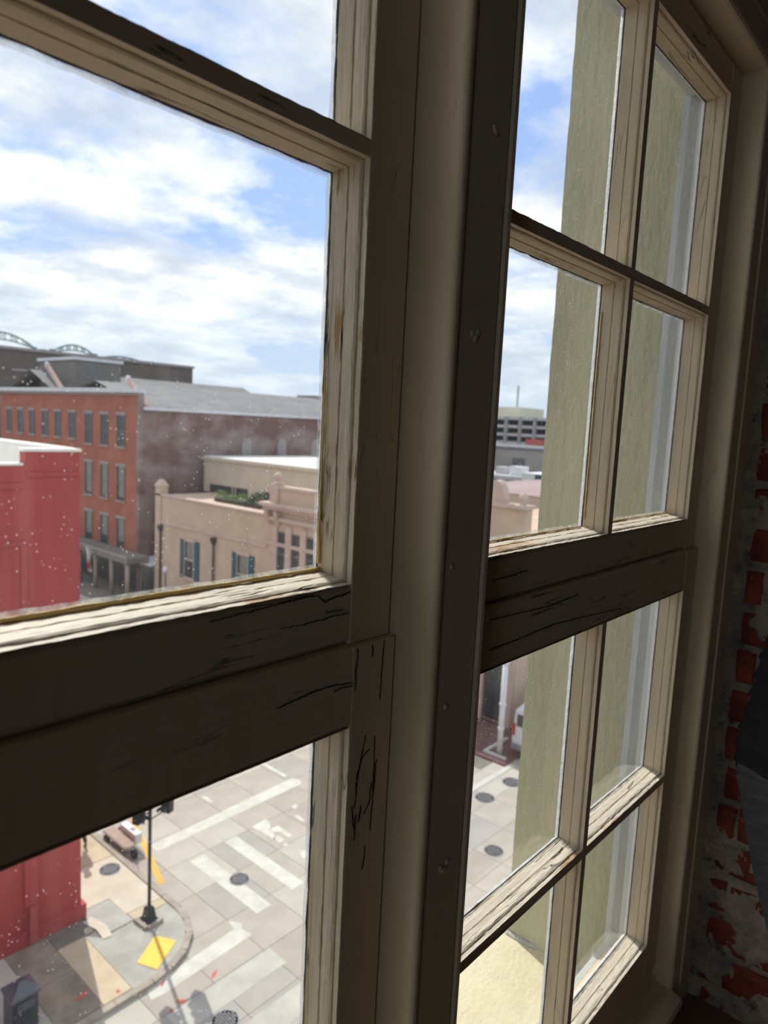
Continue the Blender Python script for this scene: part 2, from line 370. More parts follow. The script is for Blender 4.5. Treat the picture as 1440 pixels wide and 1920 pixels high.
YU, YL = 1.0, 0.98
XL = [(-0.535, 0.262), (0.295, 1.050)]; XR = [(1.520, 2.307), (2.340, 3.105)]
ZU = [(-0.333, 0.515), (0.548, 1.372)]; ZL = [(-2.296, -1.509), (-1.473, -0.640)]
XLL = [(-0.535, 0.262), (0.295, 1.043)]; XRL = [(1.520, 2.287), (2.320, 3.083)]      # the lower sashes have slightly narrower lights
win1 = tag(empty('window_1', U(0.25, 1.0, -2.57)), 'old cream double-hung window left of the mullion, street and red wall behind it', 'window', kind='structure')
win2 = tag(empty('window_2', U(2.3, 1.0, -2.57)), 'old cream double-hung window right of the mullion, green stucco reveal behind it', 'window', kind='structure')
def under(o, root):
    o.parent = root; o.matrix_parent_inverse = Matrix.Translation(-root.location); return o
for win, xs_u, xs_l, jl, jr, sd, worn in ((win1, XL, XLL, -0.665, 1.180, 0, True), (win2, XR, XRL, 1.392, 3.230, 3, False)):
    for nm, y, zs, zb, zt in (('upper_sash', YU, ZU, -0.4635, 1.485), ('lower_sash', YL, ZL, -2.482, -0.4655)):
        s = make_sash(win, nm, y, xs_u if nm[0] == 'u' else xs_l, zs, jl, jr, zb, zt, sd + (0 if nm[0] == 'u' else 1), worn)
        s.matrix_parent_inverse = Matrix.Translation(-win.location)

def vprofile(name, poly, z0, z1, mt, root=None, smooth=False):
    secs = []; n = 40
    for i in range(n + 1):
        z = z0 + (z1 - z0) * i / n
        secs.append([U(x + 0.0006 * nz((x, y, z), 25), y + 0.0006 * nz((x, y, z), 31, 2), z) for x, y in poly])
    o = MB().loft(secs).build(name, mt, smooth=smooth)
    return under(o, root) if root else o
def bead(xa, ya, xb, yb, n=6):
    """quarter-round from (xa,ya) on the side to (xb,yb) on the face"""
    return [(xa + (xb - xa) * (1 - math.cos(t)), ya + (yb - ya) * math.sin(t)) for t in [math.pi / 2 * i / n for i in range(n + 1)]]
# mullion post between the two windows
mul_poly = [(1.184, 1.20), (1.184, 0.900)] + bead(1.184, 0.896, 1.198, 0.877) + [(1.206, 0.878), (1.209, 0.897), (1.214, 0.897), (1.217, 0.884), (1.352, 0.884), (1.355, 0.897), (1.360, 0.897), (1.363, 0.878)] + [(q[0], q[1]) for q in reversed(bead(1.386, 0.896, 1.372, 0.877))] + [(1.386, 0.900), (1.386, 1.20)]
mull = tag(empty('trim_1', U(1.285, 1.0, -2.57)), 'beaded cream mullion post standing between the two windows', 'window mullion', kind='structure')
vprofile('post', mul_poly, -2.60, 1.50, 'paint_smooth_v', mull)
for i, (x, z, l) in enumerate(((1.262, .20, 0), (1.275, .195, 1), (1.283, .205, 0), (1.270, -1.02, 0), (1.285, -1.03, 1), (1.296, -1.015, 0), (1.30, .62, 1), (1.24, -.30, 0), (1.32, -1.5, 1), (1.25, -.62, 0))):
    b_ = MB().lathe((0, 0, 0), [(0.001, -.0012), (0.0030, -.0012), (0.0024, 0.0004), (0.0008, 0.0008)], 8)
    pk = b_.build('paint_blister', 'paint_smooth_v'); pk.rotation_euler = (math.pi / 2, 0.4 * i, 0); pk.scale = (1, 1.0 + 0.7 * l, 1)
    pk.location = U(x, 0.8805, z); under(pk, mull)
# right jamb with casing, left jamb with casing
jamR = tag(empty('trim_2', U(3.3, 1.0, -2.57)), 'cream window jamb and casing beside the brick reveal at right', 'window casing', kind='structure')
jr_poly = [(3.236, 1.20), (3.236, 0.915)] + bead(3.236, 0.912, 3.252, 0.897) + [(3.262, 0.897), (3.265, 0.905), (3.269, 0.899), (3.345, 0.897), (3.350, 0.890), (3.392, 0.890), (3.395, 0.897), (3.545, 0.90), (3.545, 1.20)]
vprofile('jamb_casing', jr_poly, -2.75, 1.80, 'paint_smooth_v', jamR)
jamL = tag(empty('trim_3', U(-.7, 1.0, -2.57)), 'cream window jamb and casing beyond the left window', 'window casing', kind='structure')
vprofile('jamb_casing', [(-x + 2.564, y) for x, y in reversed(jr_poly)], -2.75, 1.80, 'paint_smooth_v', jamL)
# head
head = tag(empty('trim_4', U(1.285, 1.0, 1.49)), 'cream head casing over both windows', 'window casing', kind='structure')
h_poly = [(1.49, 1.20), (1.49, 0.912), (1.494, 0.904), (1.502, 0.899), (1.512, 0.897), (1.515, 0.905), (1.519, 0.899), (1.60, 0.897), (1.604, 0.890), (1.66, 0.890), (1.664, 0.897), (1.80, 0.90), (1.80, 1.20)]
hs = [[U(-0.672 + 3.908 * i / 40, y, z) for z, y in h_poly] for i in range(41)]
under(MB().loft(hs).build('head_casing', 'paint_smooth_h'), head)
# stool (inside sill) with rounded nose, and apron below
stool = tag(empty('trim_5', U(1.285, 0.95, -2.6)), 'cream inside sill with a rounded nose below both windows', 'window sill', kind='structure')
sp = [(1.20, -2.50), (1.00, -2.492), (0.985, -2.535), (0.97, -2.553), (0.95, -2.558), (0.90, -2.562), (0.868, -2.568), (0.850, -2.580), (0.842, -2.600), (0.848, -2.622), (0.862, -2.635), (0.885, -2.64), (0.885, -2.75), (1.20, -2.75)]
ss = [[U(-0.672 + 3.906 * i / 60, y + .001 * nz((i, y, z), .9), z + .002 * nz((i, y, z), 0.6, 4)) for y, z in sp] for i in range(61)]
under(MB().loft(ss).build('sill_board', 'paint_smooth_h', smooth=False), stool)

# thin bare-wood beads lying against the glass of the left upper sash and the lower sash
def strip(name, pts, w, parent, mt='bare_wood', seed=0, taper=False):
    return under(MB().tube(pts, [w * (0.7 + 0.6 * abs(nz((p[0] * 9, p[1], p[2] * 9), 3, seed))) * (1 - 0.8 * (i / len(pts)) if taper else 1) for i, p in enumerate(pts)], 6).build(name, mt, smooth=True), parent)
strip('glazing_bead', [U(-0.30 + 1.33 * i / 60, 1.0795 + .0012 * nz((i, 0, 0), .3), -0.3125 + .001 * nz((i, 3, 0), .4)) for i in range(61)], 0.0022, win1)
strip('glazing_bead', [U(1.0285 + .0015 * nz((i, 0, 0), .3), 1.081, -0.300 + .46 * i / 30) for i in range(31)], 0.0020, win1, seed=3, taper=True)
strip('glazing_bead', [U(1.0225 + .0015 * nz((i, 5, 0), .3), 1.061, -2.27 + 1.3 * i / 50) for i in range(51)], 0.0013, win1, seed=5, taper=True)
strip('glazing_bead', [U(1.60 + .66 * i / 30, 1.079, -0.313 + .001 * nz((i, 9, 0), .4)) for i in range(31)], 0.0013, win2, seed=7)
strip('glazing_bead', [U(2.37 + .70 * i / 30, 1.079, -0.313 + .001 * nz((i, 9, 4), .4)) for i in range(31)], 0.0013, win2, seed=9)
strip('glazing_bead', [U(2.2875, 1.0805, -0.29 + .70 * i / 30) for i in range(31)], 0.0011, win2, seed=11)

# open cracks in the old paint and timber
mat('crack_dark', (0.006, 0.005, 0.004), (0.012, 0.009, 0.007), 30, 0.95)
def crack(pts, y, w, root, seed):
    fine = []
    for (a, b) in zip(pts[:-1], pts[1:]):
        n = max(2, int(math.hypot(b[0] - a[0], b[1] - a[1]) / 0.0025))
        for i in range(n): fine.append((a[0] + (b[0] - a[0]) * i / n, a[1] + (b[1] - a[1]) * i / n))
    fine.append(pts[-1]); N_ = len(fine); secs = []
    for i, (x, z) in enumerate(fine):
        t = i / (N_ - 1); ww = 0.5 * w * (0.2 + 0.9 * math.sin(math.pi * min(max(t, .03), .97)) * (0.6 + 0.7 * abs(nz((x, 0, z), 60, seed))))
        x += 0.0022 * nz((x, 1, z), 110, seed) + 0.0014 * nz((x, 1, z), 260, seed); z += 0.0022 * nz((x, 2, z), 110, seed + 1) + 0.0014 * nz((x, 2, z), 260, seed + 1)
        dx, dz = (fine[min(i + 1, N_ - 1)][0] - fine[max(i - 1, 0)][0], fine[min(i + 1, N_ - 1)][1] - fine[max(i - 1, 0)][1]); L = math.hypot(dx, dz) or 1
        px_, pz_ = -dz / L * ww, dx / L * ww
        secs.append([U(x - px_, y, z - pz_), U(x + px_, y, z + pz_), U(x + px_, y + .006, z + pz_), U(x - px_, y + .006, z - pz_)])
    return under(MB().loft(secs).build('crack', 'crack_dark'), root)
CU = [([(0.70, -0.352), (0.80, -0.347), (0.9062, -0.3429), (0.928, -0.341), (0.9533, -0.3431), (0.9714, -0.3605), (0.9858, -0.3562)], .0010), ([(0.9714, -0.3605), (0.9858, -0.3562), (1.0215, -0.3529), (1.0467, -0.349)], .0026),
      ([(0.86, -.394), (0.9086, -0.3955), (0.9391, -0.3968), (0.9646, -0.396), (0.9908, -0.3941), (1.0178, -0.3944), (1.0467, -0.3951)], .0010), ([(0.9784, -0.3833), (1.0021, -0.3829), (1.0326, -0.3858)], .0009)]
CL = [([(0.84, -.540), (0.8955, -0.5353), (0.9311, -0.5318), (0.9654, -0.532), (0.992, -0.5332), (1.0196, -0.5379), (1.0467, -0.5404)], .0014), ([(0.9897, -0.5449), (1.0107, -0.5436), (1.0357, -0.5477), (1.0467, -0.5486)], .0009),
      ([(1.14, -0.468), (1.1378, -0.5021), (1.1361, -0.5493), (1.1347, -0.6016)], .0008), ([(1.0558, -0.470), (1.0551, -0.4954), (1.0516, -0.5242), (1.0541, -0.5386), (1.0517, -0.5609)], .0012), ([(1.1013, -0.470), (1.1031, -0.4829), (1.1028, -0.4968)], .0016),
      ([(1.0923, -0.6724), (1.0787, -0.7331), (1.0714, -0.7741), (1.0702, -0.8321)], .0010), ([(1.1099, -0.7071), (1.0855, -0.7209), (1.0728, -0.7564), (1.0708, -0.8031)], .0009), ([(1.1184, -0.7913), (1.1162, -0.8353), (1.0997, -0.8587)], .0012), ([(1.0877, -0.8317), (1.0866, -0.8534), (1.0827, -0.8704)], .0030),
      ([(1.0737, -0.8482), (1.0724, -0.9069)], .0012), ([(1.1099, -0.9346), (1.107, -0.9675), (1.1008, -0.9913)], .0008), ([(1.1237, -0.6821), (1.1264, -0.7569), (1.1251, -0.8125)], .0009), ([(1.1331, -0.7406), (1.1302, -0.7881), (1.1253, -0.854), (1.1237, -0.9063)], .0011), ([(1.0595, -0.8206), (1.0644, -0.8592), (1.071, -0.884)], .0014)]
for k, (p, w_) in enumerate(CU): crack(p, YU - .0022, w_, win1, k)
for k, (p, w_) in enumerate(CL): crack(p, YL - .0022, w_, win1, 20 + k)
for k, (p, w_, y_) in enumerate((([(1.5773, -0.5834), (1.7439, -0.5809), (1.92, -0.5754), (2.1556, -0.5895), (2.4347, -0.6104)], .0010, YL), ([(1.5669, -0.4989), (1.6754, -0.503), (1.8834, -0.5126), (2.0787, -0.5058)], .0012, YL), ([(1.60, -.400), (1.70, -.398), (1.78, -.393)], .0016, YU))): crack(p, y_ - .0022, w_, win2, 50 + k)

# outer frame: blind stops and outer casing strips outside the sashes
of = tag(empty('trim_6', U(3.25, 1.2, -2.6)), 'pale grey outer window frame beside the stucco reveal', 'window frame', kind='structure')
under(MB().ubox(3.19, 3.236, 1.112, 1.150, -2.62, 1.62).build('blind_stop', 'outer_frame', bevel=0.0012), of)
under(MB().ubox(3.236, 3.30, 1.2055, 1.235, -2.80, 2.35).build('outer_casing', 'outer_frame', bevel=0.0012), of)
under(MB().ubox(3.212, 3.236, 1.152, 1.2, -2.62, 1.62).build('outer_bead', 'outer_dark_grey', bevel=0.002), of)
under(MB().ubox(-0.672, 3.19, 1.112, 1.200, 1.44, 1.489).build('outer_head', 'outer_frame', bevel=0.0012), of)
under(MB().ubox(-0.80, 3.236, 1.2055, 1.235, 1.485, 2.35).build('transom_panel', 'outer_frame', bevel=0.0012), of)
under(MB().ubox(-0.80, 3.236, 1.2055, 1.235, -2.80, -2.51).build('outer_sill', 'outer_frame', bevel=0.0012), of)

# =================================================================== ROOM SHELL
# outer skin of our own building (stucco) with the deep opening, y 1.236 .. 1.808
def frame_wall(name, ox0, ox1, oz0, oz1, X0, X1, Z0, Z1, y0, y1, mt):
    """wall slab with one rectangular opening; opening in window units, outline in metres"""
    xs = [X0, ox0 * S, ox1 * S, X1]; zs = [Z0, EYE + oz0 * S, EYE + oz1 * S, Z1]; mb = MB()
    for y, flip in ((y0 * S, False), (y1 * S, True)):
        for i in range(3):
            for j in range(3):
                if i == 1 and j == 1: continue
                q = [(xs[i], y, zs[j]), (xs[i + 1], y, zs[j]), (xs[i + 1], y, zs[j + 1]), (xs[i], y, zs[j + 1])]
                mb.add(q, [(0, 1, 2, 3)])
    for (a, b) in (((xs[1], zs[1]), (xs[2], zs[1])), ((xs[2], zs[1]), (xs[2], zs[2])), ((xs[2], zs[2]), (xs[1], zs[2])), ((xs[1], zs[2]), (xs[1], zs[1])),
                   ((xs[0], zs[0]), (xs[3], zs[0])), ((xs[3], zs[0]), (xs[3], zs[3])), ((xs[3], zs[3]), (xs[0], zs[3])), ((xs[0], zs[3]), (xs[0], zs[0]))):
        mb.add([(a[0], y0 * S, a[1]), (b[0], y0 * S, b[1]), (b[0], y1 * S, b[1]), (a[0], y1 * S, a[1])], [(0, 1, 2, 3)])
    return mb.build(name, mt)
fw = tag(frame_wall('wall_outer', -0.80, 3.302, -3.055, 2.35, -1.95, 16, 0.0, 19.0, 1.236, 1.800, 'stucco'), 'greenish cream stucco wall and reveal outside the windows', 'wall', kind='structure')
# hand-trowelled reveal skin on the right side of the opening
vs = []; fs = []; ny, nzz = 26, 160
for i in range(ny + 1):
    for j in range(nzz + 1):
        y = 1.236 + 0.580 * i / ny; z = -2.80 + 5.15 * j / nzz
        x = 3.298 - 0.003 * nz((0, y, z), 14) - 0.0015 * nz((0, y, z), 50, 2)
        yy = y if i < ny else 1.812 + 0.004 * nz((0, 0, z), 9, 5)
        vs.append(U(x, yy, z))
for i in range(ny):
    for j in range(nzz):
        a = i * (nzz + 1) + j; fs.append((a, a + 1, a + nzz + 2, a + nzz + 1))
rv = MB().add(vs, fs).build('stucco_skin', 'stucco', smooth=True); rv.parent = fw; rv['label'] = 'hand-trowelled stucco face of the reveal'
# masonry sill outside, with a little torn mortar at the reveal corner
vs = []; fs = []; nx, ny = 90, 24
for i in range(nx + 1):
    for j in range(ny + 1):
        x = -0.80 + 4.10 * i / nx; y = 1.236 + 0.70 * j / ny
        vs.append(U(x, y, -2.79 - 0.018 * (j / ny) + 0.002 * nz((x, y, 0), 9)))
n0 = len(vs)
for i in range(nx):
    for j in range(ny):
        a = i * (ny + 1) + j; fs.append((a, a + 1, a + ny + 2, a + ny + 1))
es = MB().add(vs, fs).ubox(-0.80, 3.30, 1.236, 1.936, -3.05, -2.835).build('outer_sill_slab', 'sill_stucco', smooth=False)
tag(es, 'cream masonry sill outside the right window, lit by the sun', 'window sill', kind='structure')
def crumble(name, cx, cy, cz, rx, ry, rz, mt, seed):
    bm = bmesh.new(); bmesh.ops.create_icosphere(bm, subdivisions=3, radius=1.0)
    for v in bm.verts:
        d = 1 + 0.5 * nz(v.co, 1.6, seed) + 0.3 * nz(v.co, 4, seed)
        v.co = Vector((cx + v.co.x * rx * d, cy + v.co.y * ry * d, cz + v.co.z * rz * d)); v.co = Vector(U(*v.co))
    me = bpy.data.meshes.new(name); bm.to_mesh(me); bm.free(); me.materials.append(MATS[mt])
    o = bpy.data.objects.new(name, me); COL.objects.link(o); return o
mat('mortar_white', (0.55, 0.55, 0.53), (0.75, 0.73, 0.68), 30, 0.9, 0.8)
for k, (x, y, z, rx, ry, rz) in enumerate(((3.29, 1.27, -2.70, .016, .035, .11), (3.285, 1.34, -2.79, .03, .08, .018), (3.29, 1.72, -2.795, .014, .10, .010), (3.28, 1.44, -2.795, .02, .06, .010))):
    o = crumble('mortar_patch', x, y, z, rx, ry, rz, 'mortar_white', k); o.parent = es

# inner masonry, y 0.30 .. 1.2
iw = tag(frame_wall('wall_front', -0.985, 3.550, -2.75, 1.80, -1.95, 6.2, EYE - 1.75, EYE + 1.75, 0.30, 1.205, 'room_wall'), 'old brick inner wall around the two windows', 'wall', kind='structure')
# brick reveal at the right: mortar bed with single bricks
vs = []; fs = []; ny, nzz = 90, 330
for i in range(ny + 1):
    for j in range(nzz + 1):
        y = 0.30 + 0.60 * i / ny; z = -2.75 + 4.55 * j / nzz
        w = 0.026 * nz((0, y, z), 5) + 0.014 * nz((0, y, z), 14, 3) + 0.010 * nz((0, y, z), 38, 6)
        near = max(0.0, (y - 0.835) / 0.065)
        x = 3.5285 - w - 0.010 * min(1.0, near * 1.3) - (0.012 if z < -1.95 else 0.0) * min(1, max(0, (-1.95 - z) / 0.2))
        vs.append(U(x, y, z))
for i in range(ny):
    for j in range(nzz):
        a = i * (nzz + 1) + j; fs.append((a, a + 1, a + nzz + 2, a + nzz + 1))
reveal = tag(MB().add(vs, fs).build('wall_right_reveal', 'mortar', smooth=True), 'flaking red brick window reveal at the right edge', 'wall', kind='structure')
def brick_mesh(length, h, seed):
    bm = bmesh.new(); bmesh.ops.create_cube(bm, size=1.0)
    bmesh.ops.subdivide_edges(bm, edges=list(bm.edges), cuts=3, use_grid_fill=True)
    for v in bm.verts:
        c = v.co * 2; r = [abs(c.x), abs(c.y), abs(c.z)]; corner = sum(1 for q in r if q > 0.9)
        v.co = Vector((c.x * 0.05, c.y * length / 2, c.z * h / 2)) * (1.0 - 0.022 * max(0, corner - 1))
        v.co.x += 0.008 * nz(v.co, 9, seed) ; v.co.y += 0.012 * nz(v.co, 7, seed + 2); v.co.z += 0.010 * nz(v.co, 8, seed + 4)
        v.co *= S
    me = bpy.data.meshes.new('brick'); bm.to_mesh(me); bm.free(); me.materials.append(MATS['old_brick'])
    for p in me.polygons: p.use_smooth = True
    return me
BM_ = {k: [brick_mesh(l, 0.152, s + i * 7) for i in range(3)] for k, l, s in (('s', 0.44, 1), ('h', 0.215, 2), ('c', 0.075, 3))}
rnd = random.Random(3)
for k in range(-12, 13):
    z = -0.47 - 0.19 * k
    if k % 2 == 0: row = [('s', 0.630)] + ([] if False else [])
    else: row = [('c', 0.812), ('h', 0.648), ('h', 0.415)]
    for kind, y in row:
        o = bpy.data.objects.new('brick', rnd.choice(BM_[kind])); COL.objects.link(o)
        o.location = U(3.570 + rnd.uniform(-.006, .006), y + rnd.uniform(-.008, .008), z + rnd.uniform(-.006, .006)); o.parent = reveal
        o.rotation_euler = (rnd.uniform(-.03, .03), 0, rnd.uniform(-.03, .03))

# room box
fz = EYE - 1.75; cz = EYE + 1.75
tag(MB().box(-1.95, 6.2, -6.0, 0.30 * S - .002, fz - .1, fz).build('floor', 'room_floor'), 'dark wooden floor of the room', 'floor', kind='structure')
tag(MB().box(-1.95, 6.2, -6.0, 0.30 * S - .002, cz, cz + .1).build('ceiling', 'room_ceiling'), 'pale ceiling of the room', 'ceiling', kind='structure')
# left wall with an added unseen window, letting daylight onto the left-facing timber
ADDED_WIN = [(-1.0, 0.03)]; WZ0, WZ1 = fz + .55, fz + 3.1
lw = MB()
ys = [-6.0] + [q for w_ in ADDED_WIN for q in w_] + [0.30 * S]
for a, b in ((0, 1), (2, 3)): lw.box(-1.95, -1.70, ys[a], ys[b], fz - .1, cz + .1)
for a, b in ADDED_WIN: lw.box(-1.95, -1.70, a, b, fz - .1, WZ0); lw.box(-1.95, -1.70, a, b, WZ1, cz + .1)
tag(lw.build('wall_left', 'room_wall'), 'plastered wall to the left of the room', 'wall', kind='structure')
for k, (a, b) in enumerate(ADDED_WIN):
    r_ = tag(empty('window_%d' % (3 + k), (-1.82, (a + b) / 2, WZ0)), 'cream sash window in the left wall close to the street side', 'window', kind='structure')
    f_ = MB(); f_.box(-1.87, -1.77, a, a + .07, WZ0, WZ1); f_.box(-1.87, -1.77, b - .07, b, WZ0, WZ1); f_.box(-1.87, -1.77, a + .07, b - .07, WZ0, WZ0 + .08); f_.box(-1.87, -1.77, a + .07, b - .07, WZ1 - .08, WZ1)
    under(f_.build('window_frame', 'paint_smooth_v'), r_)
    zm = (WZ0 + WZ1) / 2; ym = (a + b) / 2
    under(MB().box(-1.85, -1.79, a + .07, b - .07, zm - .04, zm + .04).build('meeting_rail', 'paint_smooth_h'), r_)
    for q0, q1 in ((WZ0 + .08, zm - .04), (zm + .04, WZ1 - .08)):
        under(MB().box(-1.84, -1.80, ym - .015, ym + .015, q0, q1).build('muntin', 'paint_smooth_v'), r_)
        for y0_, y1_ in ((a + .07, ym - .015), (ym + .015, b - .07)): under(MB().box(-1.822, -1.818, y0_, y1_, q0, q1).build('pane', 'glass_c'), r_)
tag(MB().box(6.2, 6.3, -6.0, 0.30 * S, fz - .1, cz + .1).build('wall_right', 'room_wall'), 'plastered wall to the right of the room', 'wall', kind='structure')
tag(MB().box(-1.95, 6.3, -6.1, -6.0, fz - .1, cz + .1).build('wall_back', 'room_wall'), 'plastered wall at the back of the room', 'wall', kind='structure')

# dark pleated cloth hanging in front of the brick reveal
mat('black_cloth', (0.018, 0.019, 0.022), (0.035, 0.036, 0.040), 30, 0.8, 0.3, 300)
mat('grey_cloth', (0.10, 0.10, 0.105), (0.15, 0.15, 0.155), 20, 0.8, 0.4, 300, stretch=(1, 1, 6))
cl = tag(empty('pleated_cloth', U(3.47, 0.60, -2.1)), 'black pleated cloth with a grey lower panel against the brick reveal', 'cloth')
edge = [(0.700, -0.80), (0.715, -0.88), (0.733, -0.96), (0.745, -1.05), (0.757, -1.14), (0.772, -1.23), (0.786, -1.31), (0.795, -1.40), (0.788, -1.47)]
piv = (0.24, -1.60)
for i in range(len(edge) - 1):
    (ya, za), (yb, zb) = edge[i], edge[i + 1]
    x = 3.470 - 0.004 * (i % 2)
    tip = (yb + 0.012, zb + 0.010)
    th = 0.006
    poly = [(ya - .004, za), tip, (piv[0], piv[1] + .02), (piv[0] - .02, piv[1] + .06)]
    vs = [U(x - th - (0.010 if q == 1 else 0), a, b) for q, (a, b) in enumerate(poly)] + [U(x + th, a, b) for a, b in poly]
    n = 4; fs = [(3, 2, 1, 0), (4, 5, 6, 7)] + [(q, (q + 1) % n, (q + 1) % n + n, q + n) for q in range(n)]
    under(MB().add(vs, fs).build('pleat', 'black_cloth'), cl)
pl = [(0.788, -1.45), (0.775, -1.53), (0.745, -1.66), (0.705, -1.82), (0.655, -2.00), (0.58, -2.20), (0.46, -2.36), (0.30, -2.42), (0.20, -2.10), (0.22, -1.58), (0.50, -1.54), (0.66, -1.50)]
vs = [U(3.462 - 0.010 * math.sin(i * 1.3), a, b) for i, (a, b) in enumerate(pl)] + [U(3.476, a, b) for a, b in pl]; n = len(pl)
under(MB().add(vs, [tuple(range(n - 1, -1, -1)), tuple(range(n, 2 * n))] + [(q, (q + 1) % n, (q + 1) % n + n, q + n) for q in range(n)]).build('lower_panel', 'grey_cloth'), cl)
rg = MB()
for i in range(26):
    t = i / 25; y = 0.792 - 0.02 * t + .008 * nz((i, 0, 0), .7); z = -1.43 - 0.10 * t
    rg.tube([U(3.462, y, z), U(3.456 + .004 * nz((i, 1, 0), .9), y + .010 * nz((i, 2, 0), .8), z - .012), U(3.462, y - .006, z - .02)], 0.0006, 5)
under(rg.build('frayed_seam', 'black_cloth'), cl)
under(MB().tube([U(3.470, 0.60, -1.0), U(3.476, 0.52, -0.80), U(3.486, 0.46, -0.52)], 0.0016, 6).build('hanging_cord', 'black_cloth'), cl)
under(MB().tube([U(3.46, 0.46, -0.52), U(3.56, 0.46, -0.53)], 0.0025, 8).build('nail', 'grey_cloth'), cl)
under(MB().add([U(3.464, .705, -.79), U(3.464, .60, -.98), U(3.464, .24, -1.50), U(3.464, .30, -1.62), U(3.476, .705, -.79), U(3.476, .60, -.98), U(3.476, .24, -1.50), U(3.476, .30, -1.62)], [(0, 1, 2, 3), (7, 6, 5, 4), (0, 1, 5, 4), (1, 2, 6, 5), (2, 3, 7, 6), (3, 0, 4, 7)]).build('top_hem', 'black_cloth'), cl)

# =================================================================== THE STREET (metres; sidewalk top z = 0, road top z = -0.12)
ROAD = -0.12
mat('concrete_a', (0.38, 0.34, 0.295), (0.45, 0.405, 0.355), 0.9, 0.9, 0.3, 25)
mat('concrete_b', (0.35, 0.31, 0.27), (0.42, 0.37, 0.325), 0.8, 0.9, 0.3, 25)
mat('concrete_c', (0.42, 0.39, 0.34), (0.49, 0.46, 0.40), 0.8, 0.9, 0.3, 25)
mat('concrete_d', (0.34, 0.32, 0.29), (0.40, 0.375, 0.345), 0.7, 0.9, 0.3, 25)
mat('slab_brown', (0.20, 0.165, 0.125), (0.31, 0.26, 0.20), 1.6, 0.9, 0.4, 25)
mat('slab_tan', (0.48, 0.39, 0.265), (0.57, 0.48, 0.335), 1.6, 0.9, 0.4, 25)
mat('slab_grey', (0.33, 0.32, 0.285), (0.43, 0.415, 0.37), 1.4, 0.9, 0.4, 25)
mat('slab_cream', (0.52, 0.455, 0.36), (0.62, 0.55, 0.44), 1.2, 0.9, 0.4, 25)
mat('slab_dark', (0.13, 0.115, 0.10), (0.20, 0.175, 0.15), 2.0, 0.9, 0.4, 25)
mat('curb_stone', (0.30, 0.26, 0.22), (0.42, 0.37, 0.31), 2.5, 0.9, 0.4, 20)
mat('joint', (0.16, 0.145, 0.125), (0.22, 0.195, 0.17), 2, 0.95)
mat('asphalt', (0.17, 0.165, 0.16), (0.22, 0.21, 0.2), 0.5, 0.95)
mat('road_white', (0.50, 0.485, 0.43), (0.62, 0.61, 0.55), 2.5, 0.8, 0.2, 30)
mat('road_faded', (0.40, 0.385, 0.34), (0.50, 0.485, 0.43), 1.5, 0.85, 0.2, 30)
mat('road_yellow', (0.62, 0.36, 0.06), (0.72, 0.45, 0.10), 3, 0.8)
mat('pad_yellow', (0.85, 0.52, 0.06), (0.90, 0.58, 0.09), 3, 0.7, 0.5, 60)
mat('spray_red', (0.50, 0.09, 0.06), (0.60, 0.14, 0.10), 8, 0.8)
mat('iron', (0.26, 0.26, 0.275), (0.33, 0.33, 0.35), 12, 0.5, 0.8, 60)
mat('brick_paving', (0.13, 0.065, 0.06), (0.19, 0.10, 0.09), 3, 0.9, 0.4, 30)

ground = tag(MB().box(-150, 420, 0.85, 420, -0.9, -0.45).build('ground', 'asphalt'), 'flat grey city ground far beyond the crossing', 'ground', kind='structure')
road = tag(MB().box(-40, 60, 0.80, 90, -0.44, ROAD - 0.014).build('road', 'joint'), 'pale concrete road crossing below the windows', 'road', kind='structure')
PAN = {}
def panel(ix, iy, x0, x1, y0, y1, mtn):
    key = (round(x1 - x0, 2), round(y1 - y0, 2), mtn)
    if key not in PAN:
        o = MB().box(-(x1 - x0) / 2, (x1 - x0) / 2, -(y1 - y0) / 2, (y1 - y0) / 2, -0.012, 0.0).build('concrete_panel', mtn)
        PAN[key] = o; o.parent = road; o.location = ((x0 + x1) / 2, (y0 + y1) / 2, ROAD); return o
    return copy_part(PAN[key], road, ((x0 + x1) / 2, (y0 + y1) / 2, ROAD))
rp = random.Random(11)
gxs = [3.7, 5.4, 7.07, 8.76, 10.43, 12.12, 13.8, 15.5, 17.2, 18.9, 20.6, 22.55, 24.2, 25.85, 27.5]
gys = [8.9, 10.3, 11.75, 12.9, 14.37, 16.13, 17.8, 19.5, 21.2, 22.9, 24.6, 26.3]
for i in range(len(gxs) - 1):
    for j in range(len(gys) - 1):
        x0, x1, y0, y1 = gxs[i], gxs[i + 1], gys[j], gys[j + 1]
        if y0 >= 16.1 and (x1 < 11.0): continue
        if y0 >= 16.1 and x0 > 25: continue
        r = rp.random()
        mtn = 'concrete_a' if r < .4 else 'concrete_b' if r < .68 else 'concrete_c' if r < .86 else 'concrete_d'
        if (x0, y0) in ((12.12, 17.8),): mtn = 'concrete_c'
        if y0 in (12.9, 11.75) and x0 < 12: mtn = 'concrete_d'
        panel(i, j, x0 + .007, x1 - .007, y0 + .007, y1 - .007, mtn)
# far stretches of the same road, too far off to see the panels
for (x0, x1, y0, y1) in ((11.3, 26.6, 26.32, 88), (-38, 3.68, 0.9, 15.6), (3.7, 27.4, 0.9, 8.88), (27.52, 58, 0.9, 15.6)):
    o = MB().box(x0, x1, y0, y1, ROAD - 0.012, ROAD).build('far_road_surface', 'concrete_a'); o.parent = road

